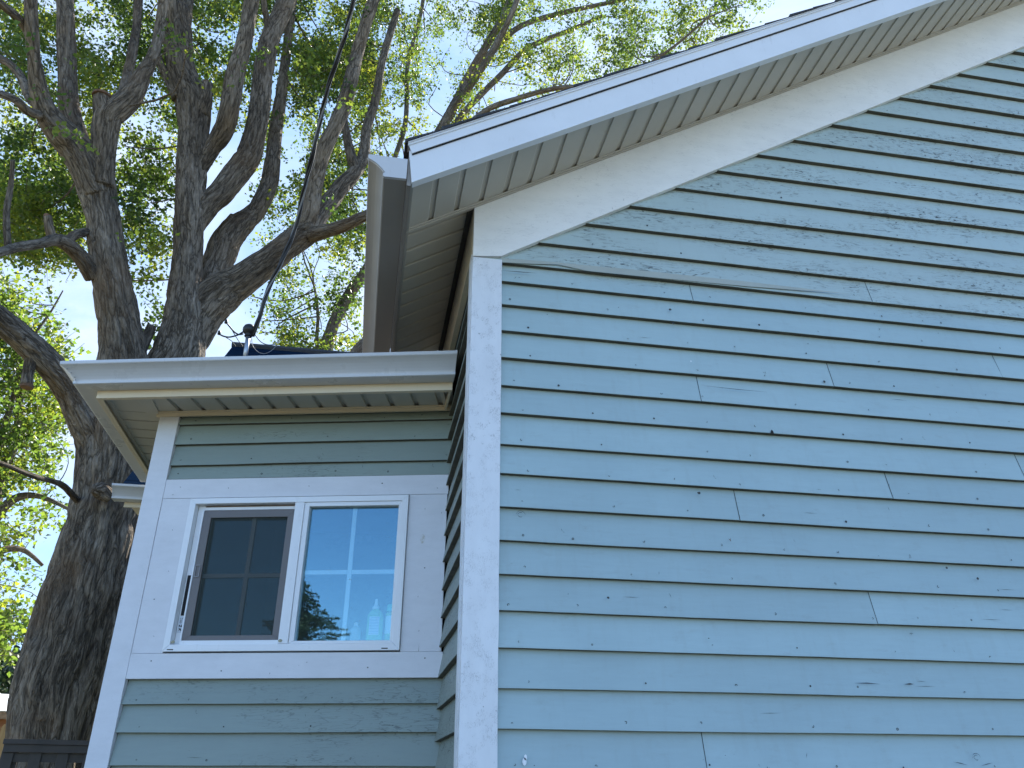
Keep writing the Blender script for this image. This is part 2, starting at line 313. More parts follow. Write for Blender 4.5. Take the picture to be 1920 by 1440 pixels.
# ================================================================== HOUSE
house = empty('clapboard_house', (0, 0, 0), 'grey-blue clapboard house with white gable trim and a low wing with one window', 'house')
ZS = lambda x: 3.69+.617*x                         # soffit / roof underside
RIDGE = 4.5
def rake(x): return x if x <= RIDGE else 2*RIDGE-x
def clap(mb, rows, ztop, u0, u1, wob=1.0, joints=(), nails=True, seed=0, th=.0265, skip=None):
    """rows = butt heights; u0/u1 functions of z; writes boards, nails and splits into mb (mats: 0 paint, 1 nail, 2 gap)"""
    rnd = random.Random(seed)
    for i, zb in enumerate(rows):
        zt = rows[i+1] if i+1 < len(rows) else ztop
        segs = [(u0(zb), u1(zb))]
        if skip: segs = skip(zb, segs)
        for (a, b) in segs:
            if b-a < .02: continue
            cuts = sorted([j[0] for j in joints if abs(j[1]-i) < .1 and a+.03 < j[0] < b-.03])
            edges = [a]+cuts+[b]
            for c0, c1 in zip(edges, edges[1:]):
                mb.tone = rnd.random(); g_ = .0008 if c1 in cuts else 0
                n = max(2, int((c1-c0)/.09)); dz0 = rnd.uniform(-.0012, .0012)*wob; ring = None
                for k in range(n+1):
                    u = c0+(c1-g_-c0)*k/n
                    dz = dz0+.0022*wob*noise.noise((u*1.1+seed*7.3, zb*9, 1.7))+.0009*wob*noise.noise((u*8, zb*5+seed, 4))
                    do = .0022*wob*noise.noise((u*1.6, zb*11, seed+9.1))
                    z0 = zb+dz
                    idx = [mb.p(u, -th-.01, z0+.0005), mb.p(u, do-.0012, z0), mb.p(u, do, z0+.0014), mb.p(u, -.0235+do*.2, zt+.012), mb.p(u, -th-.01, zt+.012)]
                    if ring:
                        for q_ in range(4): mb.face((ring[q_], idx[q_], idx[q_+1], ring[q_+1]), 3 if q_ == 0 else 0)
                    ring = idx
                    if k == 0 or k == n: mb.face(idx if k == 0 else idx[::-1])
            H = zt-zb
            def face_o(z): return -.0235*(z-zb)/(H+.012)+.0016
            if nails:
                u = a+rnd.uniform(.04, .12)
                while u < b-.02:
                    zn = zb+rnd.uniform(.016, .028); r = rnd.uniform(.0026, .0046)
                    mb.tone = .5
                    n = 8; ph = rnd.random()*6
                    part = 5 if rnd.random() < .55 else 8
                    ro = [mb.p(u+r*math.cos(ph+6.283*j/n), face_o(zn)+.0006, zn+r*math.sin(ph+6.283*j/n)) for j in range(part+(part < 8))]
                    if part == 8:
                        if rnd.random() < .4: mb.face(ro, 1)
                        else:
                            ri = [mb.p(u+r*.5*math.cos(ph+6.283*j/n), face_o(zn)+.0006, zn+r*.5*math.sin(ph+6.283*j/n)) for j in range(8)]
                            for j in range(8): mb.face((ro[j], ro[(j+1) % 8], ri[(j+1) % 8], ri[j]), 1)
                    else:
                        ri = [mb.p(u+r*.55*math.cos(ph+6.283*j/n), face_o(zn)+.0006, zn+r*.55*math.sin(ph+6.283*j/n)) for j in range(6)]
                        for j in range(5): mb.face((ro[j], ro[j+1], ri[j+1], ri[j]), 1)
                    u += rnd.uniform(.16, .42)
                # small splits, knots and dings
                for _ in range(int((b-a)*1.6+rnd.random())):
                    u = rnd.uniform(a+.03, b-.03); zc = zb+rnd.uniform(.012, H*.85); kind = rnd.random()
                    def stroke(x0, y0, x1, y1, w_=.0007):
                        dx, dy = x1-x0, y1-y0; l = math.hypot(dx, dy)+1e-9; nx, ny = -dy/l*w_, dx/l*w_
                        mb.face([mb.p(xx, face_o(yy)+.0006, yy) for xx, yy in ((x0, y0), ((x0+x1)/2+nx, (y0+y1)/2+ny), (x1, y1), ((x0+x1)/2-nx, (y0+y1)/2-ny))], 1)
                    if kind < .35:
                        l = rnd.uniform(.006, .02)
                        stroke(u, zc, u+l*rnd.uniform(-.5, .5), zc+l)
                        if rnd.random() < .5: stroke(u, zc, u+l*.6, zc-l*.2)
                    elif kind < .6:
                        l = rnd.uniform(.02, .09); stroke(u, zc, u+l, zc+rnd.uniform(-.002, .002), .0006)
                    elif kind < .9:
                        r = rnd.uniform(.0012, .0026); mb.face([mb.p(u+r*math.cos(j*1.05), face_o(zc)+.0006, zc+r*.7*math.sin(j*1.05)) for j in range(6)], 1)
                    else:
                        for j in range(3):
                            t_ = rnd.random()*6.28; stroke(u, zc, u+.008*math.cos(t_), zc+.008*math.sin(t_), .0009)
            for c in cuts:
                mb.face([mb.p(c+dx, face_o(z)-.0004, z) for dx, z in ((-.0011, zb), (.0009, zb), (.0009, zt), (-.0011, zt))], 2)
    mb.tone = .5
ROWS = [1.7486+.1166*k for k in range(-15, 0)]+[1.7486, 1.8655, 1.9828, 2.0985, 2.2121, 2.325, 2.4404, 2.5584, 2.669, 2.7878, 2.8981, 3.0123, 3.126, 3.2436, 3.348,
        3.436, 3.552, 3.674, 3.796, 3.927, 4.055, 4.184, 4.306, 4.44, 4.571, 4.699, 4.822, 4.945, 5.067]+[5.067+.124*k for k in range(1, 11)]
FB = lambda x: 3.393+.613*x                        # frieze lower edge
def rl(z): return .10 if z < 3.42 else max(.03, (z-3.393)/.613-.10)
jr = {}
for x, zz_ in ((.878, 2.959), (1.445, 3.058), (2.231, 3.182), (1.598, 2.607), (.973, 2.494), (1.433, 2.152), (.761, 1.707), (.892, 3.408), (1.703, 3.478), (2.196, 2.716)):
    k = max(i for i, r in enumerate(ROWS) if r <= zz_+.004); jr[(x, k)] = 1
jl = list(jr)+[(3.4+.37*((i*7) % 9), i) for i in range(len(ROWS))]
mb = MB(G)
clap(mb, ROWS, ROWS[-1]+.12, rl, lambda z: 9-rl(z), 1.0, jl, True, 3)
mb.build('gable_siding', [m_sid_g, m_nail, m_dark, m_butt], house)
def GY(px, py):
    d = ray(px, py); t = -CAM[1]/d[1]; p = CAM+d*t; return p[0], p[2]
m_flash = plain('bare_flashing', (.42, .45, .40), .6); m_spot = plain('white_paint_spot', (.85, .87, .88), .5); m_wood = plain('bare_red_wood', (.24, .09, .05), .8, var=.2, sc_=60)
def face_mark(pts, o=.0045): 
    mb = MB(G); mb.face([mb.p(x, o, z) for x, z in pts]); return mb
fl = [GY(*p_) for p_ in ((940, 485), (1010, 490), (1200, 508), (1400, 529), (1590, 552), (1400, 538), (1200, 519), (1100, 509), (1045, 497), (1000, 496), (940, 493))]
face_mark(fl).build('flashing_sliver', m_flash, house)
for px, py, rad in ((1295, 678, .004), (983, 1428, .011), (985, 1420, .008)):
    x, z = GY(px, py); face_mark([(x+rad*.6*math.cos(j*.8), z+rad*math.sin(j*.8)) for j in range(8)], .003).build('paint_spot', m_spot, house)
x, z = GY(1446, 810); face_mark([(x-.006, z-.007), (x+.009, z-.007), (x+.006, z+.004), (x+.001, z+.008), (x-.003, z+.003)], .0035).build('split_hole', m_dark, house)
x, z = GY(1368, 1012); face_mark([(x-.006, z+.004), (x, z), (x+.003, z+.007), (x+.002, z), (x+.004, z-.009), (x-.001, z-.002)], .003).build('chipped_patch', m_wood, house)
for k_, (px, py, r0) in enumerate(((976, 966, .015), (1830, 1421, .014), (1256, 581, .006), (1262, 607, .005), (1545, 716, .006), (1310, 925, .006), (1774, 1065, .005), (1832, 1085, .006), (1140, 1121, .005))):
    x, z = GY(px, py); mb = MB(G); n_ = 18; rr_ = random.Random(k_)
    if r0 > .01:
        for lap in range(2):
            q0 = [(x+(r0*(1-.4*lap)+.0015*rr_.uniform(-1, 1))*math.cos(j*.33+lap), z+(r0*(1-.4*lap))*.9*math.sin(j*.33+lap)) for j in range(11+lap*3)]
            for (a, b), (c, d) in zip(q0, q0[1:]): mb.face([mb.p(a, .003, b), mb.p(c, .003, d), mb.p(c, .003, d+.0016), mb.p(a, .003, b+.0016)])
    else: mb.face([mb.p(x+r0*(.7+.5*rr_.random())*math.cos(j*.6), .003, z+r0*(.6+.4*rr_.random())*math.sin(j*.6)) for j in range(10)])
    mb.build('knot_mark', m_nail, house)
for pts in (((1600, 1281), (1625, 1280), (1651, 1283), (1625, 1282)), ((1694, 1283), (1705, 1281), (1713, 1283), (1705, 1284)), ((1785, 1428), (1800, 1430.5), (1815, 1435), (1800, 1432)), ((1838, 1436), (1850, 1432), (1861, 1430), (1850, 1433.5)),
            ((1312, 723), (1380, 730), (1440, 736), (1380, 731)), ((938, 508), (975, 510), (1010, 513), (975, 511.4)), ((1820, 466), (1860, 474), (1900, 483), (1860, 475))):
    face_mark([GY(*p_) for p_ in pts], .003).build('split_mark', m_nail, house)
# structure behind the siding
mb = MB(); 
mb.prism([(0.02, 0.2), (8.98, .2), (8.98, ZS(0)), (RIDGE, ZS(RIDGE)), (.02, ZS(0))], .034, .12); mb.build('gable_sheathing', m_dark, house)
mb = MB(); mb.box(-.002, 9.0, .03, 9.0, -.1, .55); mb.box(-1.33, -.01, 1.2, 2.6, -.1, .5); mb.build('foundation', plain('concrete', (.3, .29, .27), .9), house)
# corner board (front leaf and side leaf), a little uneven
mb = MB()
def wavy(mb, x0, x1, y0, y1, z0, z1, n, ax, amp, m=0, sd=0):
    pr = None
    for k in range(n+1):
        z = z0+(z1-z0)*k/n; d0 = amp*noise.noise((sd, z*5, 0)); d1 = amp*noise.noise((sd+5, z*7, 0)); d2 = amp*.6*noise.noise((sd+9, z*4, 3))
        if ax == 'x': c = [(x0+d0, y0+d2), (x1+d1, y0+d2), (x1+d1, y1), (x0+d0, y1)]
        else: c = [(x0+d2, y0+d0), (x1, y0+d0), (x1, y1+d1), (x0+d2, y1+d1)]
        r = [mb.p(a, b, z) for a, b in c]
        if pr:
            for j in range(4): mb.face((pr[j], pr[(j+1) % 4], r[(j+1) % 4], r[j]), m)
        else: mb.face(r[::-1], m)
        pr = r
    mb.face(pr, m)
mb = MB(); wavy(mb, -.007, .1085, -.010, .018, .35, 3.44, 120, 'x', .0016)
mb.build('corner_board', m_corner, house, bevel=.0015)
mb = MB(); wavy(mb, -.0095, .012, .0205, .088, .35, 3.4725, 90, 'y', .0022, sd=20)
mb.build('corner_board', m_corner, house, bevel=.0015)
# frieze (wide white rake board)
def rpoly(lo, hi, x0, x1, n=40):
    xs = [x0+(x1-x0)*k/n for k in range(n+1)]
    return [(x, lo(x)) for x in xs]+[(x, hi(x)) for x in xs[::-1]]
mb = MB(G)
wb = lambda x: FB(x)+.0015*noise.noise((x*4, 1, 2)) if x > .12 else FB(x)
mb.prism([(-.007, 3.4425), (.105, 3.4555)]+[(x, wb(x)) for x in np.arange(.14, RIDGE, .05)]+[(RIDGE, FB(RIDGE)), (RIDGE, ZS(RIDGE)-.002), (-.007, ZS(-.007)-.002)], -.012, .011)
mb.prism([(RIDGE+.001, FB(RIDGE)), (9.0, FB(0)), (9.0, ZS(0)-.002), (RIDGE+.001, ZS(RIDGE)-.002)], -.012, .011)
mb.build('frieze_board', m_frieze, house, bevel=.001)
mb = MB(S); mb.box(.0125, 1.4, -.016, .0085, 3.474, 3.6835); mb.build('frieze_board', m_tan, house)
# side wall
mb = MB(S); clap(mb, [r for r in ROWS if r < 3.42], 3.474, lambda z: .09, lambda z: .835, 1.8, (), True, 11)
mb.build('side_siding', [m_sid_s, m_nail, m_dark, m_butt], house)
mb = MB(); mb.box(.036, .10, .125, 1.6, .2, 3.69); mb.box(.0, .1, 1.6, 9, .2, 3.69); mb.box(8.9, 9, .12, 9, .2, 3.69)
mb.prism([(.1, .2), (8.9, .2), (8.9, ZS(0)), (RIDGE, ZS(RIDGE)), (.1, ZS(0))], 8.9, 9.0); mb.build('wall', m_sid_g, house)
# ---- soffit under the rake + eave (metal panels with grooves), follows the roof slope
OV = .32
def panel_soffit(mb, us, v0, v1, put, w_=.013, d=.009, m=0, md=0):
    """strips with a V groove at each u in us; put(u, v, dz) -> xyz"""
    for a, b in zip(us, us[1:]):
        prof = [(a, d), (a+.004, 0), (b-w_, 0), (b-w_+.003, d*.95), (b, d)]
        for (p, dp), (q_, dq) in zip(prof, prof[1:]):
            mb.face([mb.p(*put(p, v0, dp)), mb.p(*put(q_, v0, dq)), mb.p(*put(q_, v1, dq)), mb.p(*put(p, v1, dp))], m)
mb = MB(); us = [-.2715+.0985*k for k in range(0, 50)]; us[-1] = RIDGE
us = [u for u in us if u < RIDGE]+[RIDGE]
panel_soffit(mb, us, -OV+.002, -.013, lambda u, v, d: (u, v, ZS(u)+d), .020, .008)
panel_soffit(mb, [2*RIDGE-u for u in us[::-1]], -OV+.002, -.013, lambda u, v, d: (u, v, ZS(rake(u))+d))
ys = [.023-.107+.107*k for k in range(0, 13)]; ys = [-.0131]+ys[1:]
panel_soffit(mb, ys, -.2715, .012, lambda u, v, d: (v, u, ZS(v)+d), .014, .013)
mb.build('soffit', m_sof, house)
# channel trims: along the frieze, across the eave, along the side wall
mb = MB()
def slope_strip(mb, x0, x1, y0, y1, t0, t1, m=0):
    c = [(x, y, ZS(x)+t) for t in (t0, t1) for y in (y0, y1) for x in (x0, x1)]
    i = [mb.p(*q_) for q_ in c]
    for q_ in ((0, 2, 3, 1), (4, 5, 7, 6), (0, 1, 5, 4), (2, 6, 7, 3), (0, 4, 6, 2), (1, 3, 7, 5)): mb.face([i[k] for k in q_], m)
slope_strip(mb, -.27, RIDGE, -.030, -.0125, -.006, -.0005)
slope_strip(mb, -.27, RIDGE, -.0215, -.0125, -.011, -.0065)
slope_strip(mb, -.27, -.012, -.0122, .003, -.006, -.0005)
mb.box(-.272, -.262, -.3, 1.25, ZS(-.267)-.010, ZS(-.267)+.02)
mb.build('soffit_channel', m_sof, house)
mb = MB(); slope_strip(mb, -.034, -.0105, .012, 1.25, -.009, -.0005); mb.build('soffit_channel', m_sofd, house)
# fascia of the rake: board, drip edge, caps
ZF = lambda x: 3.672+.617*x
mb = MB(G)
mb.prism([(-.270, ZF(-.270)), (RIDGE, ZF(RIDGE)), (RIDGE, ZF(RIDGE)+.155), (-.287, ZF(-.287)+.155)], OV-.012, OV)
mb.prism([(RIDGE+.001, ZF(RIDGE)), (9.27, ZF(-.27)), (9.287, ZF(-.287)+.155), (RIDGE+.001, ZF(RIDGE)+.155)], OV-.012, OV)
mb.prism([(-.268, ZF(-.268)-.001), (RIDGE, ZF(RIDGE)-.001), (RIDGE, ZF(RIDGE)+.0035), (-.268, ZF(-.268)+.0035)], OV-.03, OV+.002)
mb.build('fascia', m_fas, house, bevel=.0012)
mb = MB(G)
mb.prism([(-.276, ZF(-.276)+.132), (RIDGE, ZF(RIDGE)+.136), (RIDGE, ZF(RIDGE)+.186), (-.293, ZF(-.293)+.186)], OV+.0045, OV+.0075)
mb.prism([(-.293, ZF(-.293)+.186), (RIDGE, ZF(RIDGE)+.186), (RIDGE, ZF(RIDGE)+.189), (-.293, ZF(-.293)+.189)], OV-.04, OV+.013)
mb.prism([(-.293, ZF(-.293)+.173), (RIDGE, ZF(RIDGE)+.173), (RIDGE, ZF(RIDGE)+.176), (-.293, ZF(-.293)+.176)], OV+.0075, OV+.012)
mb.build('drip_edge', m_fas, house)
mb = MB(); mb.box(-.2865, -.2725, -OV+.013, 1.24, ZS(-.28)-.016, ZS(-.28)+.132); mb.build('fascia', m_gutu, house)
mb = MB(G); mb.prism([(-.274, ZF(-.274)+.1262), (RIDGE, ZF(RIDGE)+.1302), (RIDGE, ZF(RIDGE)+.1355), (-.276, ZF(-.276)+.1315)], OV+.0008, OV+.0042); mb.build('drip_gap', m_dark, house)
# small rivets where the soffit meets the fascia
mb = MB()
for x in (-.256, -.155, .58, 1.21, 1.80, 2.10):
    mb = MB(); mb.lathe((x, -OV+.012, ZS(x)-.006), [(.004, 0), (.005, .003), (.003, .006)], 8); mb.build('screw', m_galv, house)
# roof: slab and shingle courses
mb = MB(); TH = .186
def slab(mb, x0, x1, y0, y1, t0, t1, mir=False):
    f = (lambda x: 2*RIDGE-x) if mir else (lambda x: x)
    c = [(x, y, ZF(x)+t) for t in (t0, t1) for y in (y0, y1) for x in (x0, x1)]
    i = [mb.p(f(q_[0]), q_[1], q_[2]) for q_ in c]
    for q_ in ((0, 2, 3, 1), (4, 5, 7, 6), (0, 1, 5, 4), (2, 6, 7, 3), (0, 4, 6, 2), (1, 3, 7, 5)): mb.face([i[k] for k in q_])
slab(mb, -.27, RIDGE, -OV+.0, .0, .156, TH-.002); slab(mb, -.27, 0, 0, 1.24, .156, TH-.002); slab(mb, 0, RIDGE, 0, 9.3, .05, TH-.002)
slab(mb, -.27, RIDGE, -OV, 9.3, .03, TH-.002, True)
mb.build('roof_deck', m_dark, house)
mb = MB(); rnd = random.Random(5)
x = -.305; k = 0
while x < RIDGE:
    x1 = min(x+.128, RIDGE); e = rnd.uniform(.010, .020); a = .012+.004*rnd.random()
    for mir in (False, True):
        f = (lambda q_: 2*RIDGE-q_) if mir else (lambda q_: q_)
        yb = 1.24 if x < -.02 and not mir else 9.3
        c = [(xx, yy, ZF(xx)+TH+t) for xx, yy, t in ((x, -OV-e, .004), (x1+.02, -OV-e+rnd.uniform(-.004, .004), .0045), (x1+.02, yb, .0045), (x, yb, .004))]
        i = [mb.p(f(q_[0]), q_[1], q_[2]) for q_ in c]+[mb.p(f(q_[0]), q_[1], q_[2]+h) for q_, h in zip(c, (a, .004, .004, a))]
        for q_ in ((3, 2, 1, 0), (4, 5, 6, 7), (0, 1, 5, 4), (1, 2, 6, 5), (2, 3, 7, 6), (3, 0, 4, 7)): mb.face([i[j] for j in q_])
    x = x1
mb.build('roof', m_shin, house)
# ---- K gutters
KP = [(0, .088), (0, 0), (.070, -.001), (.0745, .001), (.0755, .0135), (.0700, .0165), (.0725, .0225), (.0800, .033), (.0895, .0440), (.1000, .0545), (.1100, .0620), (.1180, .0670), (.1255, .0710), (.1275, .074), (.1280, .0875), (.121, .0895), (.119, .086)]
def gutter(name, plan, z0, mat, scale=1.0, caps=(True, True), parent=house, drop=0.0, cap_mat=None):
    """plan(o, k): xy of the run's k-th corner for profile offset o"""
    mb = MB(); n = plan(0, None); rings = []
    ins = []
    for k, (o, z) in enumerate(KP):
        a = np.array(KP[max(k-1, 0)]); b = np.array(KP[min(k+1, len(KP)-1)]); t = b-a; t = t/np.linalg.norm(t); nn = np.array([-t[1], t[0]])
        ins.append((o+nn[0]*.0016, z+nn[1]*.0016))
    loop = KP+ins[::-1]
    for c in range(n):
        r = []
        for o, z in loop:
            xy = plan(o*scale, c); r.append(mb.p(xy[0], xy[1], z0+z*scale-drop*c))
        rings.append(r)
    m_ = len(loop)
    for a, b in zip(rings, rings[1:]):
        for j in range(m_): mb.face((a[j], b[j], b[(j+1) % m_], a[(j+1) % m_]))
    mb.face(rings[0]); mb.face(rings[-1][::-1])
    g_ = mb.build(name, mat, parent)
    for c, on in ((0, caps[0]), (n-1, caps[1])):
        if not on: continue
        mb = MB(); c2 = 1 if c == 0 else n-2
        def pt(o, z, t):
            a = np.array(plan(o*scale, c)); b = np.array(plan(o*scale, c2)); d = (b-a)/np.linalg.norm(b-a); p = a-d*t; return (p[0], p[1], z0+z*scale-drop*c)
        prof = KP[:-1]
        A = [mb.p(*pt(o, z, .0005)) for o, z in prof]; B = [mb.p(*pt(o, z, .0022)) for o, z in prof]
        mb.face(A); mb.face(B[::-1])
        for j in range(len(prof)): mb.face((A[j], B[j], B[(j+1) % len(prof)], A[(j+1) % len(prof)]))
        # folded flange lip
        for (o, z), (o2, z2) in zip(prof[1:], prof[2:]):
            d = np.array([o2-o, z2-z]); l = np.linalg.norm(d)+1e-9; nx, nz = d[1]/l*.002, -d[0]/l*.002
            mb.face([mb.p(*pt(o+nx, z+nz, -.007)), mb.p(*pt(o2+nx, z2+nz, -.007)), mb.p(*pt(o2+nx, z2+nz, .0022)), mb.p(*pt(o+nx, z+nz, .0022))])
        mb.build('end_cap', cap_mat or mat, g_)
    return g_
# main eave gutter along y at x = -.29, from the rake back to the wing roof
def plan_main(o, k):
    if k is None: return 2
    return [(-.2895-o*1.07, -OV+.004), (-.2895-o*1.07, 1.23)][k]
gutter('gutter', plan_main, 3.521, m_gutu, 1.02, cap_mat=m_gut)
# wing gutter: front run, mitre at the corner, left run
FO = .25; CX = -1.565
def wl(o, s):
    p = P0+WT*s+WN*(FO+o); return np.array([p[0], p[1]])
def plan_wing(o, k):
    if k is None: return 3
    if k == 0:
        a = wl(o, 0); d = WT[:2]; t = (-.012-a[0])/d[0]; p = a+d*t; return (p[0], p[1])
    a = wl(o, 0); d = WT[:2]; X = CX-o*1.15; t = (X-a[0])/d[0]; p = a+d*t
    if k == 1: return (X, p[1])
    return (X, 2.17)
gutter('gutter', plan_wing, 3.172, m_gut, 1.0, caps=(True, True))
# mitre strip with rivets
mb = MB()
for k, ((o, z), (o2, z2)) in enumerate(zip(KP[3:12], KP[4:13])):
    for side in (0, 1):
        pts = []
        for oo, zz_ in ((o, z), (o2, z2)):
            cpt = np.array(plan_wing(oo+.0018, 1)); d = (WT[:2] if side == 0 else np.array([0, 1.]))
            pts.append((cpt, zz_)); 
        wv_ = .016 if side == 0 else .02
        mb.face([mb.p(pts[0][0][0], pts[0][0][1], 3.172+pts[0][1]), mb.p(pts[1][0][0], pts[1][0][1], 3.172+pts[1][1]),
                 mb.p(*(pts[1][0]+d*wv_), 3.172+pts[1][1]), mb.p(*(pts[0][0]+d*wv_), 3.172+pts[0][1])])
mb.build('joint_strip', m_gut, house)
mb = MB()
for z, o in ((.018, .0745), (.030, .079), (.045, .092), (.058, .106)):
    mb = MB(); cpt = np.array(plan_wing(o+.003, 1))+WT[:2]*.011; mb.lathe((cpt[0], cpt[1], 3.172+z), [(.0015, -.002), (.003, 0), (.0015, .002)], 8); mb.build('rivet', m_galv, house)
# wing fascia, soffit, channels
zfb = 3.136
mb = MB()
def strip_plan(mb, o0, o1, z0, z1, s_right=-.012, yb=2.3, m=0):
    a = [plan_wing(o1, 0), plan_wing(o1, 1), (CX-o1, yb), (CX-o0, yb), plan_wing(o0, 1), plan_wing(o0, 0)]
    lo = [mb.p(q_[0], q_[1], z0) for q_ in a]; hi = [mb.p(q_[0], q_[1], z1) for q_ in a]; n = len(a)
    mb.face((lo[0], lo[1], lo[4], lo[5]), m); mb.face((lo[1], lo[2], lo[3], lo[4]), m); mb.face((hi[0], hi[5], hi[4], hi[1]), m); mb.face((hi[1], hi[4], hi[3], hi[2]), m)
    for k in range(n): mb.face((lo[k], lo[(k+1) % n], hi[(k+1) % n], hi[k]), m)
strip_plan(mb, -.012, -.001, zfb, 3.262); strip_plan(mb, -.024, -.012, zfb, zfb+.003)
mb.build('fascia', m_beige, house, bevel=.001)
mb = MB(W)
ss = [-1.386+.112*k for k in range(0, 14)]; ss = [s_ for s_ in ss if s_ < -.03]+[.0]
o_in = lambda s_: FO-.02
panel_soffit(mb, ss, o_in(0), .004, lambda u, v, d: (u, v, 3.17+d), .020, .013)
# left part: panels run across, under the left eave
mb.fr = I
yl0 = 1.14; 
yy = [yl0+.112*k for k in range(0, 13)]
panel_soffit(mb, yy, CX+.02, -1.334, lambda u, v, d: (v, u, 3.17+d), .014, .011)
c0 = plan_wing(-.02, 1); wcorner = W(-1.386, 0, 0)
mb.fr = I; mb.poly([(CX+.02, c0[1], 3.1702), (wcorner[0], wcorner[1]-.24, 3.1702), (wcorner[0], yl0, 3.1702), (CX+.02, yl0, 3.1702)])
mb.poly([(CX+.02, c0[1], 3.176), (-.01, plan_wing(-.02, 0)[1], 3.186), (0.02, .84, 3.186), (wcorner[0], yl0, 3.186)])
mb.build('soffit', m_sof, house)
mb = MB(W); mb.box(-1.40, -.004, .004, .016, 3.148, 3.1695); mb.box(-1.40, -.004, .016, .026, 3.163, 3.1695)
mb.fr = I; mb.box(-.022, -.0125, plan_wing(-.02, 0)[1]+.0, .80, 3.145, 3.169)
mb.build('soffit_channel', m_beige, house)
mb = MB(); mb.box(-1.40, -1.338, wcorner[1]-.235, wcorner[1]-.01, 3.1625, 3.1695); mb.box(CX+.022, CX+.036, c0[1]+.02, 2.3, 3.158, 3.1695); mb.box(-1.35, -1.336, 1.16, 2.3, 3.156, 3.1695)
mb.build('soffit_channel', m_sof, house)
# wing siding, front
WR = [1.6615-.115*k for k in range(11, 0, -1)]+[1.6615, 1.781, 1.885]
mb = MB(W); clap(mb, WR, 1.975, lambda z: -1.292, lambda z: .004, 1.2, (), True, 21)
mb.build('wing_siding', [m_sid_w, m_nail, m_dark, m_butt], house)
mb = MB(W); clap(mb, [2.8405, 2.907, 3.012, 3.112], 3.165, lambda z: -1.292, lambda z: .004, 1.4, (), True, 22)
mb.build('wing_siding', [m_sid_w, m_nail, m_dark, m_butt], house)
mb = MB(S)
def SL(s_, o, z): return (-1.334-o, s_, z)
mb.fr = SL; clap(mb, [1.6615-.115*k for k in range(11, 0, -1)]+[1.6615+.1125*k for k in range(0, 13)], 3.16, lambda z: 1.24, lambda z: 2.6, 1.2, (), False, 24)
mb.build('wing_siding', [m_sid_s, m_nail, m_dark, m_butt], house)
# wing corner board
mb = MB(W); wavy(mb, -1.387, -1.2935, -.02, .006, .4, 3.15, 60, 'x', .0008, sd=40)
mb.build('corner_board', m_trim, house, bevel=.0015)
mb = MB(SL); mb.box(1.155, 1.245, -.02, .006, .4, 3.155); mb.build('corner_board', m_trim, house, bevel=.001)
# window trim boards
mb = MB(W)
mb.box(-1.2925, -.002, -.014, .0045, 2.7465, 2.8365); mb.build('window_casing', m_trim, house, bevel=.001)
mb = MB(W); mb.box(-1.2925, .0015, -.014, .0055, 1.981, 2.0795); mb.build('window_casing', m_trim, house, bevel=.001)
mb = MB(W); mb.box(-1.2925, -1.159, -.014, .0035, 2.0805, 2.7455); mb.build('window_casing', m_trim, house, bevel=.001)
mb = MB(W); mb.box(-.1735, -.006, -.014, .0035, 2.0805, 2.7455); mb.build('window_casing', m_trim, house, bevel=.001)
# nail dimples and stains on the casings
mb = MB(W); rnd = random.Random(9)
def dim(u, z, r, o=.0066, part=False):
    mb = MB(W)
    n = 8; ph = rnd.random()*6
    if part:
        a = [mb.p(u+r*math.cos(ph+.6*j), o, z+r*math.sin(ph+.6*j)) for j in range(6)]; b = [mb.p(u+r*.6*math.cos(ph+.6*j), o, z+r*.6*math.sin(ph+.6*j)) for j in range(6)]
        for j in range(5): mb.face((a[j], a[j+1], b[j+1], b[j]))
    else: mb.face([mb.p(u+r*math.cos(6.283*j/n), o, z+r*.8*math.sin(6.283*j/n)) for j in range(n)])
    mb.build('nail_dimple', m_nail, house)
for u, z in ((-1.22, 2.80), (-1.0, 2.79), (-.63, 2.795), (-.30, 2.80), (-1.25, 2.765), (-.05, 2.775)): dim(u, z, .0035, .0054, rnd.random() < .6)
for u, z in ((-1.2, 2.05), (-.9, 2.01), (-.55, 2.04), (-.30, 2.02), (-.07, 2.055), (-.7, 2.0)): dim(u, z, .0032, .0064, rnd.random() < .5)
for u, z in ((-.10, 2.68), (-.09, 2.42), (-.10, 2.16), (-.11, 2.30), (-.03, 2.66), (-1.22, 2.6), (-1.24, 2.3), (-1.21, 2.15), (-1.2, 2.42)): dim(u, z, .003, .0044, rnd.random() < .6)
mb.face([mb.p(*q_) for q_ in ((-.098, .0044, 2.0815), (-.0965, .0044, 2.0815), (-.097, .0044, 2.112))])
mb.build('split_mark', m_nail, house)
q = NM('knot_stain'); 
m_knot = q.fin(q.mix(q.ramp(q.noise(q.tc.outputs['Object'], 70, 4, .7), [(.45, 0.), (.62, .8)]), (.66, .66, .66), (.42, .36, .25)), .6)
mb = MB(W); mb.face([mb.p(-.105+.010*math.cos(.4*j), .0043, 2.545+.021*math.sin(.4*j)) for j in range(16)]); mb.build('knot_stain', m_knot, house)
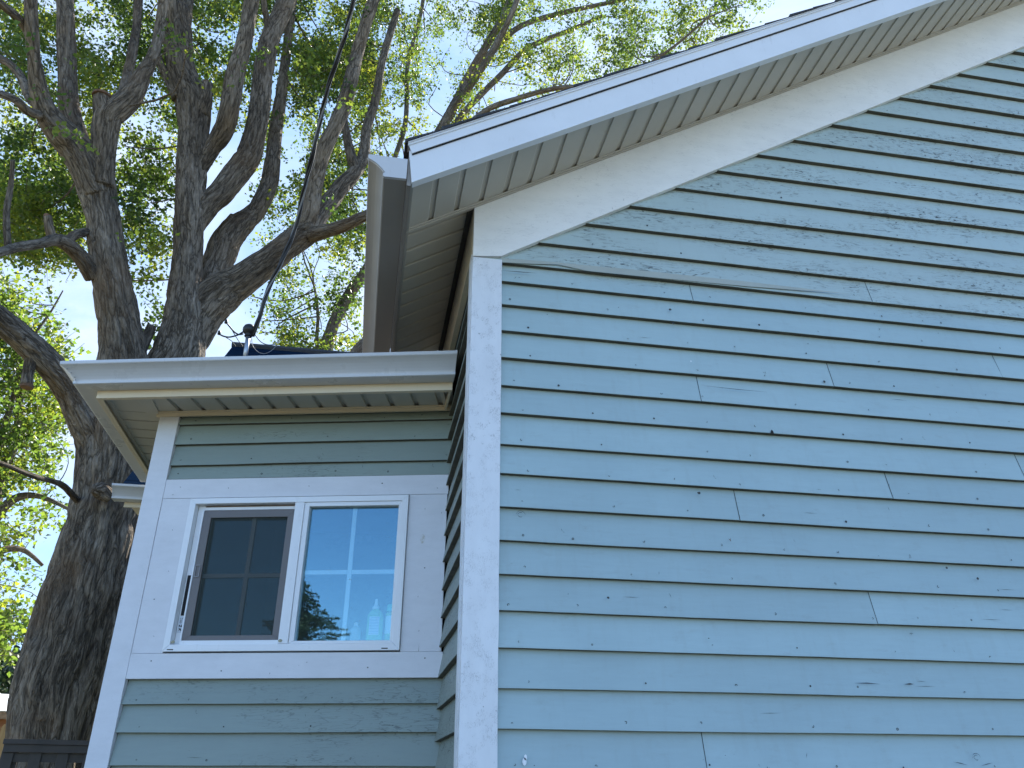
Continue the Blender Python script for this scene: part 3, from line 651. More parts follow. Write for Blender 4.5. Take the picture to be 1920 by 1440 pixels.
# wing sheathing around the window hole and the room behind it
mb = MB(W)
for a, b, c, d in ((-1.37, -1.15, .3, 3.2), (-.18, .02, .3, 3.2), (-1.15, -.18, .3, 2.095), (-1.15, -.18, 2.73, 3.2)): mb.box(a, b, -.10, -.034, c, d)
mb.build('wing_sheathing', m_dark, house)
mb = MB(W)
x0, x1, y0, y1, z0, z1 = -1.33, .0, -2.1, -.11, .9, 3.05
for a in ([(x0, y0, z0), (x1, y0, z0), (x1, y0, z1), (x0, y0, z1)], [(x0, y0, z0), (x0, y1, z0), (x0, y1, z1), (x0, y0, z1)], [(x1, y0, z0), (x1, y1, z0), (x1, y1, z1), (x1, y0, z1)],
          [(x0, y0, z0), (x1, y0, z0), (x1, y1, z0), (x0, y1, z0)], [(x0, y0, z1), (x1, y0, z1), (x1, y1, z1), (x0, y1, z1)]): mb.poly(a)
for a, b, c, d in ((x0, -1.15, z0, z1), (-.18, x1, z0, z1), (-1.15, -.18, z0, 2.095), (-1.15, -.18, 2.73, z1)): mb.box(a, b, y1-.002, y1+.004, c, d)
mb.build('room_lining', m_plaster, house)
mb = MB(W); mb.box(-1.16, -.17, -.17, -.045, 2.105, 2.128); mb.build('inner_sill', m_vinyl, house, bevel=.002)
# ---- the window
win = MB(W)
S0, S1, Z0, Z1 = -1.158, -.175, 2.085, 2.741
def ring(mb, s0, s1, z0, z1, w4, o0, o1, m=0):
    l, r, b, t = w4
    mb.prism([(s0, z0), (s0+l, z0+b), (s0+l, z1-t), (s0, z1)], o0, o1, m); mb.prism([(s1, z0), (s1, z1), (s1-r, z1-t), (s1-r, z0+b)], o0, o1, m)
    mb.prism([(s0, z0), (s1, z0), (s1-r, z0+b), (s0+l, z0+b)], o0, o1, m); mb.prism([(s0, z1), (s0+l, z1-t), (s1-r, z1-t), (s1, z1)], o0, o1, m)
mb = MB(W); ring(mb, S0, S1, Z0, Z1, (.0275, .0275, .028, .0255), -.05, .016)
window = mb.build('window', m_vinyl, house, bevel=.0015)
mb = MB(W); mb.box(-.679, -.637, -.05, .0155, Z0+.0285, Z1-.026); mb.build('mullion', m_vinyl, window, bevel=.0015)
# right fixed light
mb = MB(W); ring(mb, -.6365, -.203, Z0+.0285, Z1-.026, (.0225, .0145, .0115, .0185), -.03, .011); mb.build('glazing_bead', m_vinyl, window, bevel=.002)
mb = MB(W); mb.box(-.618, -.212, -.016, -.012, 2.12, 2.70); mb.build('glass_pane', m_glass, window)
mb = MB(W); mb.box(-.427, -.408, -.026, -.019, 2.12, 2.70); mb.box(-.618, -.4271, -.026, -.019, 2.402, 2.421); mb.box(-.4079, -.212, -.026, -.019, 2.402, 2.421)
mb.build('muntin', m_grid, window, bevel=.002)
# left slider: reveal, inner rail, screen, sash glass
mb = MB(W)
mb.box(-1.1285, -1.097, -.05, -.018, Z0+.0285, Z1-.026); mb.box(-1.0969, -.68, -.05, -.014, 2.694, 2.712); mb.box(-1.0969, -.6795, -.05, .004, Z0+.0285, 2.130)
mb.box(-1.104, -1.097, -.0179, -.008, 2.13, 2.694)
mb.build('frame', m_vinyl, window, bevel=.0012)
mb = MB(W); mb.box(-1.122, -1.108, -.0178, -.0165, 2.235, 2.405); mb.build('track_slot', m_dark, window)
mb = MB(W); ring(mb, -1.096, -.6805, 2.131, 2.692, (.0345, .0345, .021, .034), -.022, -.010); scr = mb.build('screen_frame', m_screenf, window, bevel=.0012)
mb = MB(W); ring(mb, -1.0905, -1.069, 2.395, 2.447, (.0028, .0028, .0028, .0028), -.0095, -.005); mb.build('pull_tab', plain('grey_pull', (.3, .3, .31), .4), scr, bevel=.0005)
mb = MB(W); mb.poly([(-1.064, -.016, 2.148), (-.712, -.016, 2.148), (-.712, -.016, 2.66), (-1.064, -.016, 2.66)]); mb.build('insect_screen', m_screen, scr)
mb = MB(W); ring(mb, -1.096, -.66, 2.131, 2.694, (.03, .03, .02, .02), -.048, -.03); mb.build('sash', m_grid, window)
mb = MB(W); mb.box(-1.068, -.688, -.040, -.036, 2.149, 2.676); mb.build('glass_pane', m_glass, window)
mb = MB(W); mb.box(-.880, -.862, -.0352, -.031, 2.15, 2.675); mb.box(-1.066, -.8801, -.0352, -.031, 2.396, 2.413); mb.box(-.8619, -.690, -.0352, -.031, 2.396, 2.413)
mb.build('muntin', m_grid, window)
m_caulk = plain('old_caulk', (.42, .40, .28), .8, var=.2, sc_=80)
# weep slots, corner caulk, little label
for u in (-1.125, -.235):
    mb = MB(W); mb.box(u-.013, u+.013, .0161, .0166, 2.0905, 2.0945); mb.build('weep_slot', m_dark, window)
mb = MB(W); mb.box(-1.095, -.69, -.0139, -.0131, 2.7075, 2.7115); mb.build('grime_line', m_grime, window)
mb = MB(W)
for a, b in ((-1.118, 2.123), (-.668, 2.125)):
    mb = MB(W); mb.face([mb.p(a+.009*math.cos(1.05*j)*(1+.3*math.sin(j*5)), .0168, b+.007*math.sin(1.05*j)) for j in range(6)])
    mb.build('caulk_blob', m_caulk, window)
mb = MB(W); mb.box(-1.1245, -1.1035, -.0166, -.016, 2.165, 2.232); lab = mb.build('maker_label', plain('label_paper', (.62, .66, .70), .5), window)
mb = MB(W)
for (a, b, c, d) in ((-1.1205, -1.1165, 2.2215, 2.2235), (-1.1125, -1.1085, 2.2215, 2.2235), (-1.119, -1.117, 2.203, 2.219), (-1.114, -1.1125, 2.203, 2.219)): mb.box(a, b, -.0158, -.0155, c, d)
for pts in ([(-1.121, 2.199), (-1.113, 2.191), (-1.121, 2.189)], [(-1.111, 2.200), (-1.106, 2.188), (-1.114, 2.188)], [(-1.121, 2.185), (-1.110, 2.180), (-1.119, 2.171), (-1.117, 2.179)], [(-1.111, 2.184), (-1.106, 2.170), (-1.112, 2.174)]):
    mb.face([mb.p(a, -.0157, b) for a, b in pts])
mb.build('print', m_dark, lab)
# ---- wing roof (low pitch, behind its gutter) and rear block with its own gutter
A = plan_wing(.02, 0); B = plan_wing(.02, 1)
mb = MB()
i = [mb.p(.03, A[1], 3.25), mb.p(B[0]+.0, B[1], 3.25), mb.p(CX-.02, 2.35, 3.25), mb.p(-1.0, 2.35, 3.42), mb.p(-.75, 1.4, 3.46), mb.p(.03, 1.25, 3.50), mb.p(.03, 2.35, 3.42)]
mb.face((i[0], i[1], i[4], i[5])); mb.face((i[1], i[2], i[3], i[4])); mb.face((i[5], i[4], i[3], i[6]))
mb.build('wing_roof', m_shin, house)
ry = 2.311; rp_ = .945
RZ = lambda y: 3.207+rp_*(y-ry)
mb = MB()
for a, b in (((-1.781, ry), (-.0, 4.67)),):
    pr = [(ry-.02, RZ(ry-.02)), (4.67, RZ(4.67)), (7.1, RZ(2.24)), (7.1, RZ(2.24)-.04), (4.67, RZ(4.67)-.05), (ry-.02, RZ(ry-.02)-.03)]
    X0, X1 = -1.781, 3.0
    l = [mb.p(X0, y, z) for y, z in pr]; r = [mb.p(X1, y, z) for y, z in pr]; n = len(pr)
    mb.face(l); mb.face(r[::-1])
    for k in range(n): mb.face((l[k], r[k], r[(k+1) % n], l[(k+1) % n]))
mb.build('rear_roof', m_shinb, house)
mb = MB(); pr = [(-1.781, 4.64), (0.0, 4.64)]
mb.tube([(-1.79, 4.67, RZ(4.67)+.005), (2.9, 4.67, RZ(4.67)+.005)], .035, 8); mb.build('ridge_cap', m_shin, house)
mb = MB(); mb.box(-1.60, -.01, 2.62, 6.9, 0.0, 3.14)
mb.face([mb.p(-1.6, 2.62, 3.14), mb.p(-1.6, 4.67, RZ(4.67)-.1), mb.p(-1.6, 6.9, 3.14)]); mb.build('wall', m_sid_s, house)
mb = MB(); mb.box(-1.75, -.1, ry-.005, ry+.007, 3.055, 3.17); mb.box(-1.75, -.1, ry, 2.62, 3.10, 3.106); mb.build('fascia', m_beige, house)
def plan_rear(o, k):
    if k is None: return 2
    return [(-1.805, ry-.006-o), (-1.36, ry-.006-o)][k]
gutter('gutter', plan_rear, 3.084, m_gut, .86)
# ================================================================== service mast and cable
def P3(px, py, d): return at(px, py, d)
base = P3(460, 668, 7.1); base[2] = RZ(base[1])-.05
top = P3(464, 628, 7.1); top[0] = base[0]-.006; top[1] = base[1]
mast = empty('service_mast', tuple(base), 'galvanised service mast with black round weatherhead and drooping wires on the roof', 'service mast')
def rel(o, r=mast): o.location = [-a for a in r.location]; return o
mb = MB(); mb.tube([base, base+(top-base)*.5, top], .021, 14); rel(mb.build('pipe', m_galv, mast, True))
mb = MB(); k = .052
mb.lathe(tuple(top), [(.032, -.018), (.036, -.012), (.032, -.004), (.028, 0), (.036, .012), (.052, .026), (.060, .050), (.059, .074), (.048, .096), (.029, .110), (.006, .116)], 20)
mb.tube([top+np.array([-.035, 0, -.01]), top+np.array([.04, 0, -.01])], .008, 8)
rel(mb.build('weatherhead', m_black, mast, True))
def wire(pts, r, m, name, d=7.1, par=mast, n=7):
    P = [P3(a[0], a[1], d+(a[2] if len(a) > 2 else 0)) for a in pts]
    Q = smooth(P, 8); mb = MB(); mb.tube(Q, r, n); o = mb.build(name, m, par, True); return rel(o, par)
def smooth(P, k):
    P = [np.array(p, float) for p in P]; out = []
    for i in range(len(P)-1):
        a, b, c, d = P[max(i-1, 0)], P[i], P[i+1], P[min(i+2, len(P)-1)]
        for j in range(k):
            t = j/k; out.append(.5*((2*b)+(-a+c)*t+(2*a-5*b+4*c-d)*t*t+(-a+3*b-3*c+d)*t**3))
    out.append(P[-1]); return out
wire([(456, 626), (447, 627), (438, 621), (427, 608), (424, 604)], .0075, m_black, 'wire')
wire([(456, 622), (446, 628), (430, 632), (418, 630), (411, 626)], .0075, m_black, 'wire')
for a in ((424, 603), (411, 624)):
    c = P3(a[0], a[1], 7.1); mb = MB(); mb.tube([c+np.array([0, 0, -.018]), c+np.array([.001, 0, .018])], .015, 8); rel(mb.build('connector', m_black, mast, True))
wire([(424, 633), (435, 640), (442, 650)], .0035, m_black, 'wire')
wire([(434, 617), (446, 637), (460, 656), (464, 660), (467, 650), (470, 634)], .004, m_black, 'wire')
wire([(478, 627), (488, 640), (500, 646), (512, 646), (521, 641)], .005, m_grey_wire, 'wire')
wire([(472, 634), (474, 648), (484, 660), (496, 663), (508, 658), (520, 646), (524, 638)], .0035, m_grey_wire, 'wire')
# twisted overhead cable
cp = [(474, 631, 7.1), (480, 612, 7.05), (490, 583, 7.0), (496, 560, 6.95), (506, 535, 6.9), (524, 500, 6.8), (543, 455, 6.7), (556, 418, 6.6), (568, 365, 6.4), (578, 325, 6.25), (590, 270, 6.05), (601, 222, 5.9), (618, 155, 5.6), (634, 105, 5.4), (648, 62, 5.2), (662, 5, 5.0), (676, -70, 4.7), (700, -220, 4.3), (740, -520, 3.6), (800, -1100, 2.8)]
CP = smooth([P3(*a) for a in cp], 10)
cable = empty('overhead_cable', tuple(CP[0]), 'black twisted power cable hanging from above down to the weatherhead', 'power cable')
L = [0]
for a, b in zip(CP, CP[1:]): L.append(L[-1]+np.linalg.norm(b-a))
fine = []; tt = np.linspace(0, L[-1], 500)
CPa = np.array(CP); fx = np.stack([np.interp(tt, L, CPa[:, i]) for i in range(3)], 1)
for st in range(3):
    pts = []
    for i, t in enumerate(tt):
        tg = fx[min(i+1, 499)]-fx[max(i-1, 0)]; tg /= np.linalg.norm(tg); u = np.cross(tg, [0, 1., 0]); u /= np.linalg.norm(u); v = np.cross(tg, u)
        loose = .0105+.006*abs(noise.noise((t*.9, st*3, 0))); ph = t*7.5+st*2.094+1.2*noise.noise((t*.5, 7, 0))
        pts.append(fx[i]+loose*(math.cos(ph)*u+math.sin(ph)*v))
    mb = MB(); mb.tube(pts, [.0125, .0125, .008][st], 7); rel(mb.build('strand', [m_black, m_black, m_grey_wire][st], cable, True), cable)
# ================================================================== bottles behind the right pane
def bottle(loc, label, parts):
    c = W(loc[0], loc[1], loc[2]); e = empty('cleaning_bottle', c, label, 'bottle'); e.rotation_euler = (0, 0, WY)
    for name, mat, prof, sx, sy in parts:
        if prof is None: continue
        mb = MB(); mb.lathe((0, 0, 0), prof, 20, 0, sx, sy); mb.build(name, mat, e, True)
    return e
def dye(name, col):
    q = NM(name); q.b.inputs['Transmission Weight'].default_value = .35; return q.fin(col, .25)
zS = 2.1281
e = bottle((-.305, -.085, zS), 'green dish soap bottle with pointed white cap inside the right window pane', [
    ('body', dye('green_soap', (.42, .85, .40)), [(.024, 0), (.030, .004), (.031, .05), (.030, .10), (.027, .120), (.018, .132), (.013, .138)], 1.15, .75),
    ('cap', plain('white_cap', (.85, .88, .9), .4), [(.015, .138), (.0155, .148), (.012, .151), (.009, .156), (.007, .166), (.0055, .180), (.003, .183)], 1, 1)])
mb = MB()
for k in range(7):
    a0 = -1.2+.36*k
    pts = [(.0362*math.cos(-1.57+t), .0238*math.sin(-1.57+t), z) for t, z in ((a0*.5-.0, .03), (a0*.5+.18, .03), (a0*.5+.18, .105), (a0*.5, .105))]; mb.poly(pts)
mb.build('label_sheet', plain('label_white', (.80, .84, .92), .5), e)
mb = MB()
for j in range(11):
    z = .036+.0063*j
    for k in range(7):
        a0 = (-1.2+.36*k)*.5
        mb.poly([(.0368*math.cos(-1.57+t), .0244*math.sin(-1.57+t), zz_) for t, zz_ in ((a0, z), (a0+.18, z), (a0+.18, z+.0016), (a0, z+.0016))])
mb.build('print', plain('label_blue_lines', (.12, .25, .50), .5), e)
e = bottle((-.228, -.09, zS), 'bottle with green cap and white label beside the right edge of the window', [
    ('body', dye('lime_body', (.55, .85, .35)), [(.028, 0), (.034, .004), (.034, .118), (.030, .124), (.024, .127)], 1, .8),
    ('cap', plain('green_cap', (.15, .62, .38), .4), [(.030, .128), (.031, .13), (.030, .155), (.027, .158)], 1, .85)])
mb = MB()
for k in range(10):
    t0 = -1.57-1.2+.24*k
    mb.poly([(.0345*math.cos(t), .0277*math.sin(t), z) for t, z in ((t0, .035), (t0+.24, .035), (t0+.24, .108), (t0, .108))])
mb.build('label_sheet', plain('label_white_2', (.85, .88, .9), .5), e)
bottle((-.385, -.085, zS), 'short clear bottle with a white label beside the window muntin', [
    ('body', plain('clear_bottle', (.40, .46, .48), .3), [(.016, 0), (.021, .003), (.021, .055), (.015, .066), (.008, .070)], 1, .8),
    ('cap', plain('white_cap_small', (.85, .88, .9), .4), [(.0085, .070), (.009, .082), (.006, .085)], 1, 1)])
# ================================================================== trees
def limb(acc, path, flare=0, nmin=10, amp=1.0, dens=1.0, seed=0, close=True):
    """path: (px, py, radius px, distance); adds a furrowed tapering tube; returns centre points with radii"""
    P = []; Rr = []
    for px, py, rp_, d in path:
        p = at(px, py, d); P.append(p); Rr.append(rp_*((p-CAM)@CF)/FPX)
    return limb3(acc, P, Rr, nmin, amp, dens, seed)
def limb3(acc, P, Rr, nmin=10, amp=1.0, dens=1.0, seed=0):
    k = 10; Q = smooth(P, k); rr = [float(v[0]) for v in smooth([(r, 0, 0) for r in Rr], k)]
    # even steps
    Ls = [0]
    for a, b in zip(Q, Q[1:]): Ls.append(Ls[-1]+np.linalg.norm(b-a))
    rm = max(rr); step = max(.022, min(.16, rm*.20))/dens; n = max(6, int(Ls[-1]/step)); t = np.linspace(0, Ls[-1], n)
    Qa = np.array(Q); C_ = np.stack([np.interp(t, Ls, Qa[:, i]) for i in range(3)], 1); R__ = np.interp(t, Ls, rr)
    ns_ = int(max(nmin, min(150, 2*math.pi*rm/.022*dens))); u = None; v0 = len(acc['v']); off = seed*3.7
    V = acc['v']; B = acc['b']; F = acc['f']
    for i in range(n):
        tg = C_[min(i+1, n-1)]-C_[max(i-1, 0)]; tg /= np.linalg.norm(tg)+1e-9
        if u is None:
            u = np.cross(tg, [0, 1., 0]); 
        u = u-tg*(u@tg); u /= np.linalg.norm(u); w_ = np.cross(tg, u); r = R__[i]; A = min(.05, r*.11)*amp; rf = r if r > .05 else .05
        lump = 1+.05*noise.noise((t[i]*1.3, off, 0))
        for j in range(ns_):
            a = 2*math.pi*j/ns_; bx, by, bz = math.cos(a)*rf, math.sin(a)*rf, t[i]*.23+off
            if r > .03:
                x1 = noise.noise((bx*9, by*9, bz*9)); x2 = noise.noise((bx*21+5, by*21, bz*20)); x0 = noise.noise((bx*2.2, by*2.2, bz*3))
                fs = min(1, abs(x1)*4.2); d = A*(fs-.75)+A*.35*(min(1, abs(x2)*4)-.7)+r*.11*x0
            else: d = 0
            V.append(tuple(C_[i]+(r*lump+d)*(math.cos(a)*u+math.sin(a)*w_))); B.append((bx, by, bz))
    for i in range(n-1):
        for j in range(ns_):
            a = v0+i*ns_+j; b = v0+i*ns_+(j+1) % ns_; F.append((a, b, b+ns_, a+ns_))
    for e_, rv in ((0, True), (n-1, False)):
        ids = [v0+e_*ns_+j for j in range(ns_)]; F.append(tuple(ids[::-1] if rv else ids))
    acc['c'] += [(C_[i], R__[i]) for i in range(0, n, 3)]
def newacc(): return {'v': [], 'f': [], 'b': [], 'c': []}
def barkmesh(acc, name, mat, parent):
    me = bpy.data.meshes.new(name); me.from_pydata(acc['v'], [], acc['f']); me.materials.append(mat)
    a = me.attributes.new('bark', 'FLOAT_VECTOR', 'POINT'); a.data.foreach_set('vector', np.array(acc['b'], 'f').ravel())
    me.polygons.foreach_set('use_smooth', [True]*len(acc['f'])); me.update()
    return rel(newobj(name, me, parent), parent)
def leaves(cent, name, mat, parent, size=.06, var=.35, rs=RS, droop=.3, aspect=.8, ct=None):
    cent = np.array(cent); n = len(cent)
    nrm = rs.normal(size=(n, 3)); nrm[:, 2] += .5; nrm /= np.linalg.norm(nrm, axis=1)[:, None]
    a = rs.normal(size=(n, 3)); a[:, 2] -= droop; u = np.cross(nrm, a); u /= np.linalg.norm(u, axis=1)[:, None]; v = np.cross(nrm, u)
    s_ = size*(1+var*rs.uniform(-1, 1, n))[:, None]
    fold = nrm*s_*.12
    p0 = cent-v*s_*.5; p1 = cent+u*s_*aspect*.5-v*s_*.12+fold; p2 = cent+v*s_*.55; p3 = cent-u*s_*aspect*.5-v*s_*.12+fold
    V = np.stack([p0, p1, p2, p3], 1).reshape(-1, 3).astype('f'); idx = np.arange(n*4, dtype='i')
    me = bpy.data.meshes.new(name); me.vertices.add(n*4); me.vertices.foreach_set('co', V.ravel()); me.loops.add(n*6); me.polygons.add(n*2)
    b = np.arange(n)*4; li = np.stack([b, b+1, b+2, b, b+2, b+3], 1).astype('i').ravel(); me.loops.foreach_set('vertex_index', li)
    me.polygons.foreach_set('loop_start', (np.arange(n*2)*3).astype('i')); me.polygons.foreach_set('loop_total', np.full(n*2, 3, 'i'))
    me.update(calc_edges=True); me.materials.append(mat)
    t = me.attributes.new('tone', 'FLOAT', 'POINT'); t.data.foreach_set('value', np.repeat(rs.uniform(0, 1, n) if ct is None else np.clip(ct*.8+rs.uniform(-.1, .3, n), 0, 1), 4).astype('f'))
    return rel(newobj(name, me, parent), parent)
def clumps_from_grid(rows, x0, y0, cell, dens, drange, rs, per=28, rad=.20):
    """leaf spray centres from a coarse picture of where the crown is thick"""
    out = []
    for j, row in enumerate(rows):
        for i, ch in enumerate(row):
            v = int(ch) if ch.isdigit() else 0
            if not v: continue
            k = v/9*dens*(1+.9*(v >= 8)); k = int(k)+(rs.rand() < k-int(k))
            for _ in range(k):
                a_, b_, d_ = x0+(i+rs.rand())*cell, y0+(j+rs.rand())*cell, rs.uniform(*drange)
                g_ = noise.noise((a_/58, b_/58, 3.3))+.5*noise.noise((a_/24, b_/24, 8.1))
                if g_ < .0 and rs.rand() > .12: continue
                out.append(at(a_, b_, d_))
    return out
def spray(cs, rs, per, rad):
    L = []; stems = []; global CT; CT = []
    for c in cs:
        n = max(6, int(per*rs.uniform(.5, 1.5))); ax = rs.normal(size=3); ax[2] *= .6; ax /= np.linalg.norm(ax); ln = rad*rs.uniform(1., 2.4)
        t = rs.uniform(-1, 1, n); off = rs.normal(size=(n, 3))*rad*.42*(1.1-.4*np.abs(t))[:, None]
        L.append(c+ax*(t*ln)[:, None]+off-np.array([0, 0, 1])*(t**2*rad*.3)[:, None]); stems.append((c-ax*ln*1.25, c, c+ax*ln)); g_ = .5+1.6*noise.noise((c[0]*.9, c[1]*.9, c[2]*.9+5)); CT.append(np.full(n, g_*.7+.3*rs.rand()))
    CT = np.clip(np.concatenate(CT), 0, 1)
    return np.concatenate(L), stems
def twigs(stems, limbs, name, mat, parent, rs, link=.35, r=.0045, maxd=2.2):
    acc = newacc(); cp_ = np.array([c for c, _ in limbs]); cr = np.array([x for _, x in limbs])
    mb = MB(); bb = []
    for a, c, b in stems:
        m = c+rs.normal(size=3)*.03
        if rs.rand() < link:
            d = np.linalg.norm(cp_-a, axis=1)+np.maximum(0, (cp_[:, 2]-a[2]))*1.2; k = int(np.argmin(d))
            if d[k] < maxd:
                q0 = cp_[k]; mid = (q0+a)/2+rs.normal(size=3)*.12-np.array([0, 0, .05]); l = float(np.linalg.norm(a-q0))
                mb.tube(smooth([q0, mid, a, m, b], 3), list(np.interp(np.linspace(0, 1, 13), [0, .5, 1], [.006+.008*l, .007, .002])), 5, cap=False); continue
        mb.tube([a, m, b], [r, r*.8, r*.35], 4, cap=False)
    o = mb.build(name, mat, parent, True)
    a_ = o.data.attributes.new('bark', 'FLOAT_VECTOR', 'POINT'); co = np.array(mb.v, 'f'); a_.data.foreach_set('vector', (co*np.array([1, 1, .3])).ravel().astype('f'))
    o['kind'] = 'stuff'
    return rel(o, parent)
# ---- the big tree
D = 9.5
b0 = at(97, 1400, D)
big = empty('cottonwood_tree', (b0[0], b0[1], 0), 'huge old cottonwood with deeply furrowed grey trunk and many upright limbs behind the wing', 'tree')
acc = newacc()
g0 = at(60, 1560, D); 
limb(acc, [(45, 1640, 105, D), (70, 1540, 92, D), (97, 1400, 80, D), (114, 1300, 82, D), (143, 1200, 78, D), (170, 1100, 75, D), (193, 1000, 68, D), (212, 900, 66, D), (226, 820, 70, D), (243, 750, 70, D+.05), (262, 700, 50, D+.1)], dens=1.0, seed=1)
limb(acc, [(222, 860, 60, D), (228, 760, 52, D-.05), (230, 690, 44, D-.1), (228, 640, 39, D-.15), (216, 560, 35, D-.25), (203, 490, 32.5, D-.3), (191, 400, 31, D-.3), (180, 345, 35, D-.3), (172, 300, 34, D-.3)], seed=2)
limb(acc, [(184, 370, 26, D-.35), (150, 290, 29, D-.4), (118, 252, 27, D-.45), (93, 222, 23, D-.5), (75, 180, 18, D-.6), (64, 110, 13, D-.8), (59, 40, 12, D-1), (57, -60, 10, D-1.2), (60, -260, 6, D-1.4)], seed=3)
limb(acc, [(168, 320, 16, D-.2), (145, 258, 20, D-.1), (131, 205, 18.5, D), (127, 133, 16.5, D+.1), (124, 50, 16, D+.2), (121, -60, 13, D+.3), (120, -260, 8, D+.5)], seed=4)
limb(acc, [(186, 350, 26, D-.4), (192, 285, 22, D-.5), (200, 225, 24, D-.6), (222, 203, 23, D-.65), (245, 180, 20, D-.7), (266, 143, 15, D-.75), (286, 105, 11, D-.8), (300, 50, 10, D-.8), (309, -30, 9, D-.9), (320, -200, 6, D-1)], seed=5)
limb(acc, [(198, 228, 20, D-.6), (194, 203, 18.5, D-.62), (192, 181, 16, D-.63)], seed=6)
limb(acc, [(230, 195, 12, D-.6), (238, 150, 10, D-.4), (247, 105, 9, D-.3), (257, 40, 8, D-.1), (262, -60, 7, D)], seed=7)
for pth in ([(84, 218, 8, D-.5), (52, 208, 8.5, D-.7), (30, 188, 8, D-.9), (0, 176, 7, D-1.1), (-80, 150, 6, D-1.5)],
            [(72, 196, 9, D-.5), (56, 186, 8, D-.3), (40, 146, 8, D-.1), (20, 122, 7, D), (-5, 107, 7, D+.2), (-80, 60, 6, D+.6)],
            [(62, 82, 9, D-.8), (47, 50, 8.5, D-.9), (25, 26, 8, D-1), (0, 5, 7, D-1.2), (-60, -60, 6, D-1.5)]):
    limb(acc, pth, seed=len(pth)+pth[0][0])
# second stem
limb(acc, [(262, 830, 40, D+.2), (302, 740, 50, D+.2), (333, 670, 47, D+.2), (345, 610, 37, D+.2), (348, 555, 32, D+.25), (353, 480, 26.5, D+.3), (356, 400, 26.5, D+.3), (358, 330, 26.5, D+.35), (362, 250, 26.5, D+.4), (361, 200, 30, D+.4), (350, 165, 28, D+.4), (338, 125, 26, D+.4), (331, 60, 27, D+.4), (330, 20, 24, D+.4)], seed=11)
limb(acc, [(322, 60, 14, D+.35), (315, 0, 14, D+.2), (306, -100, 12, D), (300, -280, 8, D-.2)], seed=12)
limb(acc, [(340, 60, 15, D+.45), (347, 0, 14.5, D+.6), (352, -100, 12, D+.8), (350, -280, 8, D+1)], seed=13)
limb(acc, [(333, 185, 10, D+.4), (316, 150, 8, D+.5), (303, 125, 7, D+.5), (296, 102, 6, D+.5), (296, 92, 3, D+.5)], seed=14)
limb(acc, [(378, 215, 14, D+.3), (386, 185, 12, D+.2), (388, 158, 11, D+.2)], seed=15)
limb(acc, [(375, 320, 12, D+.3), (396, 283, 15, D+.2), (418, 248, 18, D), (431, 205, 18.5, D-.2), (442, 140, 17, D-.3), (458, 80, 15, D-.4), (472, 0, 14, D-.5), (484, -100, 12, D-.7), (500, -280, 8, D-.8)], seed=16)
limb(acc, [(362, 430, 18, D+.3), (388, 388, 21, D+.3), (414, 364, 22, D+.3), (440, 330, 22.5, D+.3), (466, 292, 22, D+.3), (481, 240, 20, D+.3), (488, 190, 19, D+.3), (495, 125, 18, D+.3), (505, 75, 18, D+.3), (526, 30, 17, D+.3), (545, -20, 16, D+.3), (570, -120, 13, D+.4), (590, -280, 9, D+.5)], seed=17)
limb(acc, [(503, 95, 9, D+.25), (503, 55, 7, D+.2), (495, 5, 6, D+.1), (490, -60, 5, D)], seed=18)
limb(acc, [(350, 640, 30, D+.5), (380, 570, 30, D+.6), (402, 510, 28, D+.7), (420, 460, 28, D+.8), (444, 427, 25, D+.9), (468, 408, 20, D+1), (487, 385, 17, D+1), (503, 350, 16, D+1.1), (511, 305, 14, D+1.1), (518, 240, 12, D+1.2), (527, 180, 10.5, D+1.2), (536, 110, 9, D+1.3), (545, 30, 8, D+1.3), (560, -80, 7, D+1.4)], seed=19)
limb(acc, [(425, 440, 14, D+.8), (432, 415, 9, D+.8), (434, 402, 3, D+.8)], seed=20)
limb(acc, [(345, 660, 34, D+.3), (378, 592, 38, D+.3), (420, 548, 37, D+.2), (452, 528, 30, D+.1), (490, 500, 26.5, D), (537, 463, 25, D-.1), (570, 438, 26, D-.1), (588, 425, 22, D-.15)], seed=21)
limb(acc, [(566, 440, 20, D-.1), (578, 405, 18, D-.2), (589, 350, 16, D-.3), (600, 305, 15, D-.4), (613, 270, 15, D-.5), (641, 210, 14.5, D-.6), (655, 165, 13, D-.7), (669, 104, 12, D-.7), (683, 55, 11, D-.8), (704, -10, 11, D-.9), (740, -120, 8, D-1)], seed=22)
limb(acc, [(582, 436, 18, D-.1), (600, 402, 18, D), (620, 378, 17, D+.1), (644, 346, 15, D+.2), (665, 325, 13, D+.3), (682, 290, 11, D+.5), (688, 240, 9, D+.6), (704, 185, 8, D+.7), (718, 110, 7, D+.8), (745, 20, 6, D+1)], seed=23)
limb(acc, [(668, 322, 11, D+.3), (656, 285, 9, D+.3), (648, 240, 7, D+.3), (640, 180, 5, D+.4)], seed=24)
limb(acc, [(585, 440, 16, D-.2), (615, 432, 13, D-.4), (645, 423, 12, D-.6), (690, 402, 10, D-.8), (760, 370, 8, D-1)], seed=25)
# leaning left limb and the smaller ones
limb(acc, [(-90, 500, 22, D-1.3), (-40, 560, 22, D-1.1), (0, 600, 24, D-.9), (50, 643, 25, D-.7), (98, 690, 25, D-.5), (128, 732, 25, D-.3), (160, 790, 30, D-.15), (195, 860, 40, D)], seed=31)
limb(acc, [(60, 668, 13, D-.65), (52, 700, 10, D-.6), (50, 722, 11, D-.6)], seed=32)
limb(acc, [(175, 520, 16, D-.3), (160, 495, 15, D-.4), (137, 467, 14, D-.5), (108, 450, 12, D-.7), (75, 457, 9, D-.9), (30, 464, 9, D-1.1), (-10, 475, 8, D-1.3), (-80, 480, 6, D-1.6)], seed=33)
limb(acc, [(100, 452, 9, D-.7), (93, 430, 8, D-.75), (89, 405, 7, D-.8)], seed=34)
limb(acc, [(125, 455, 9, D-.6), (140, 441, 8, D-.5), (162, 435, 8, D-.35)], seed=35)
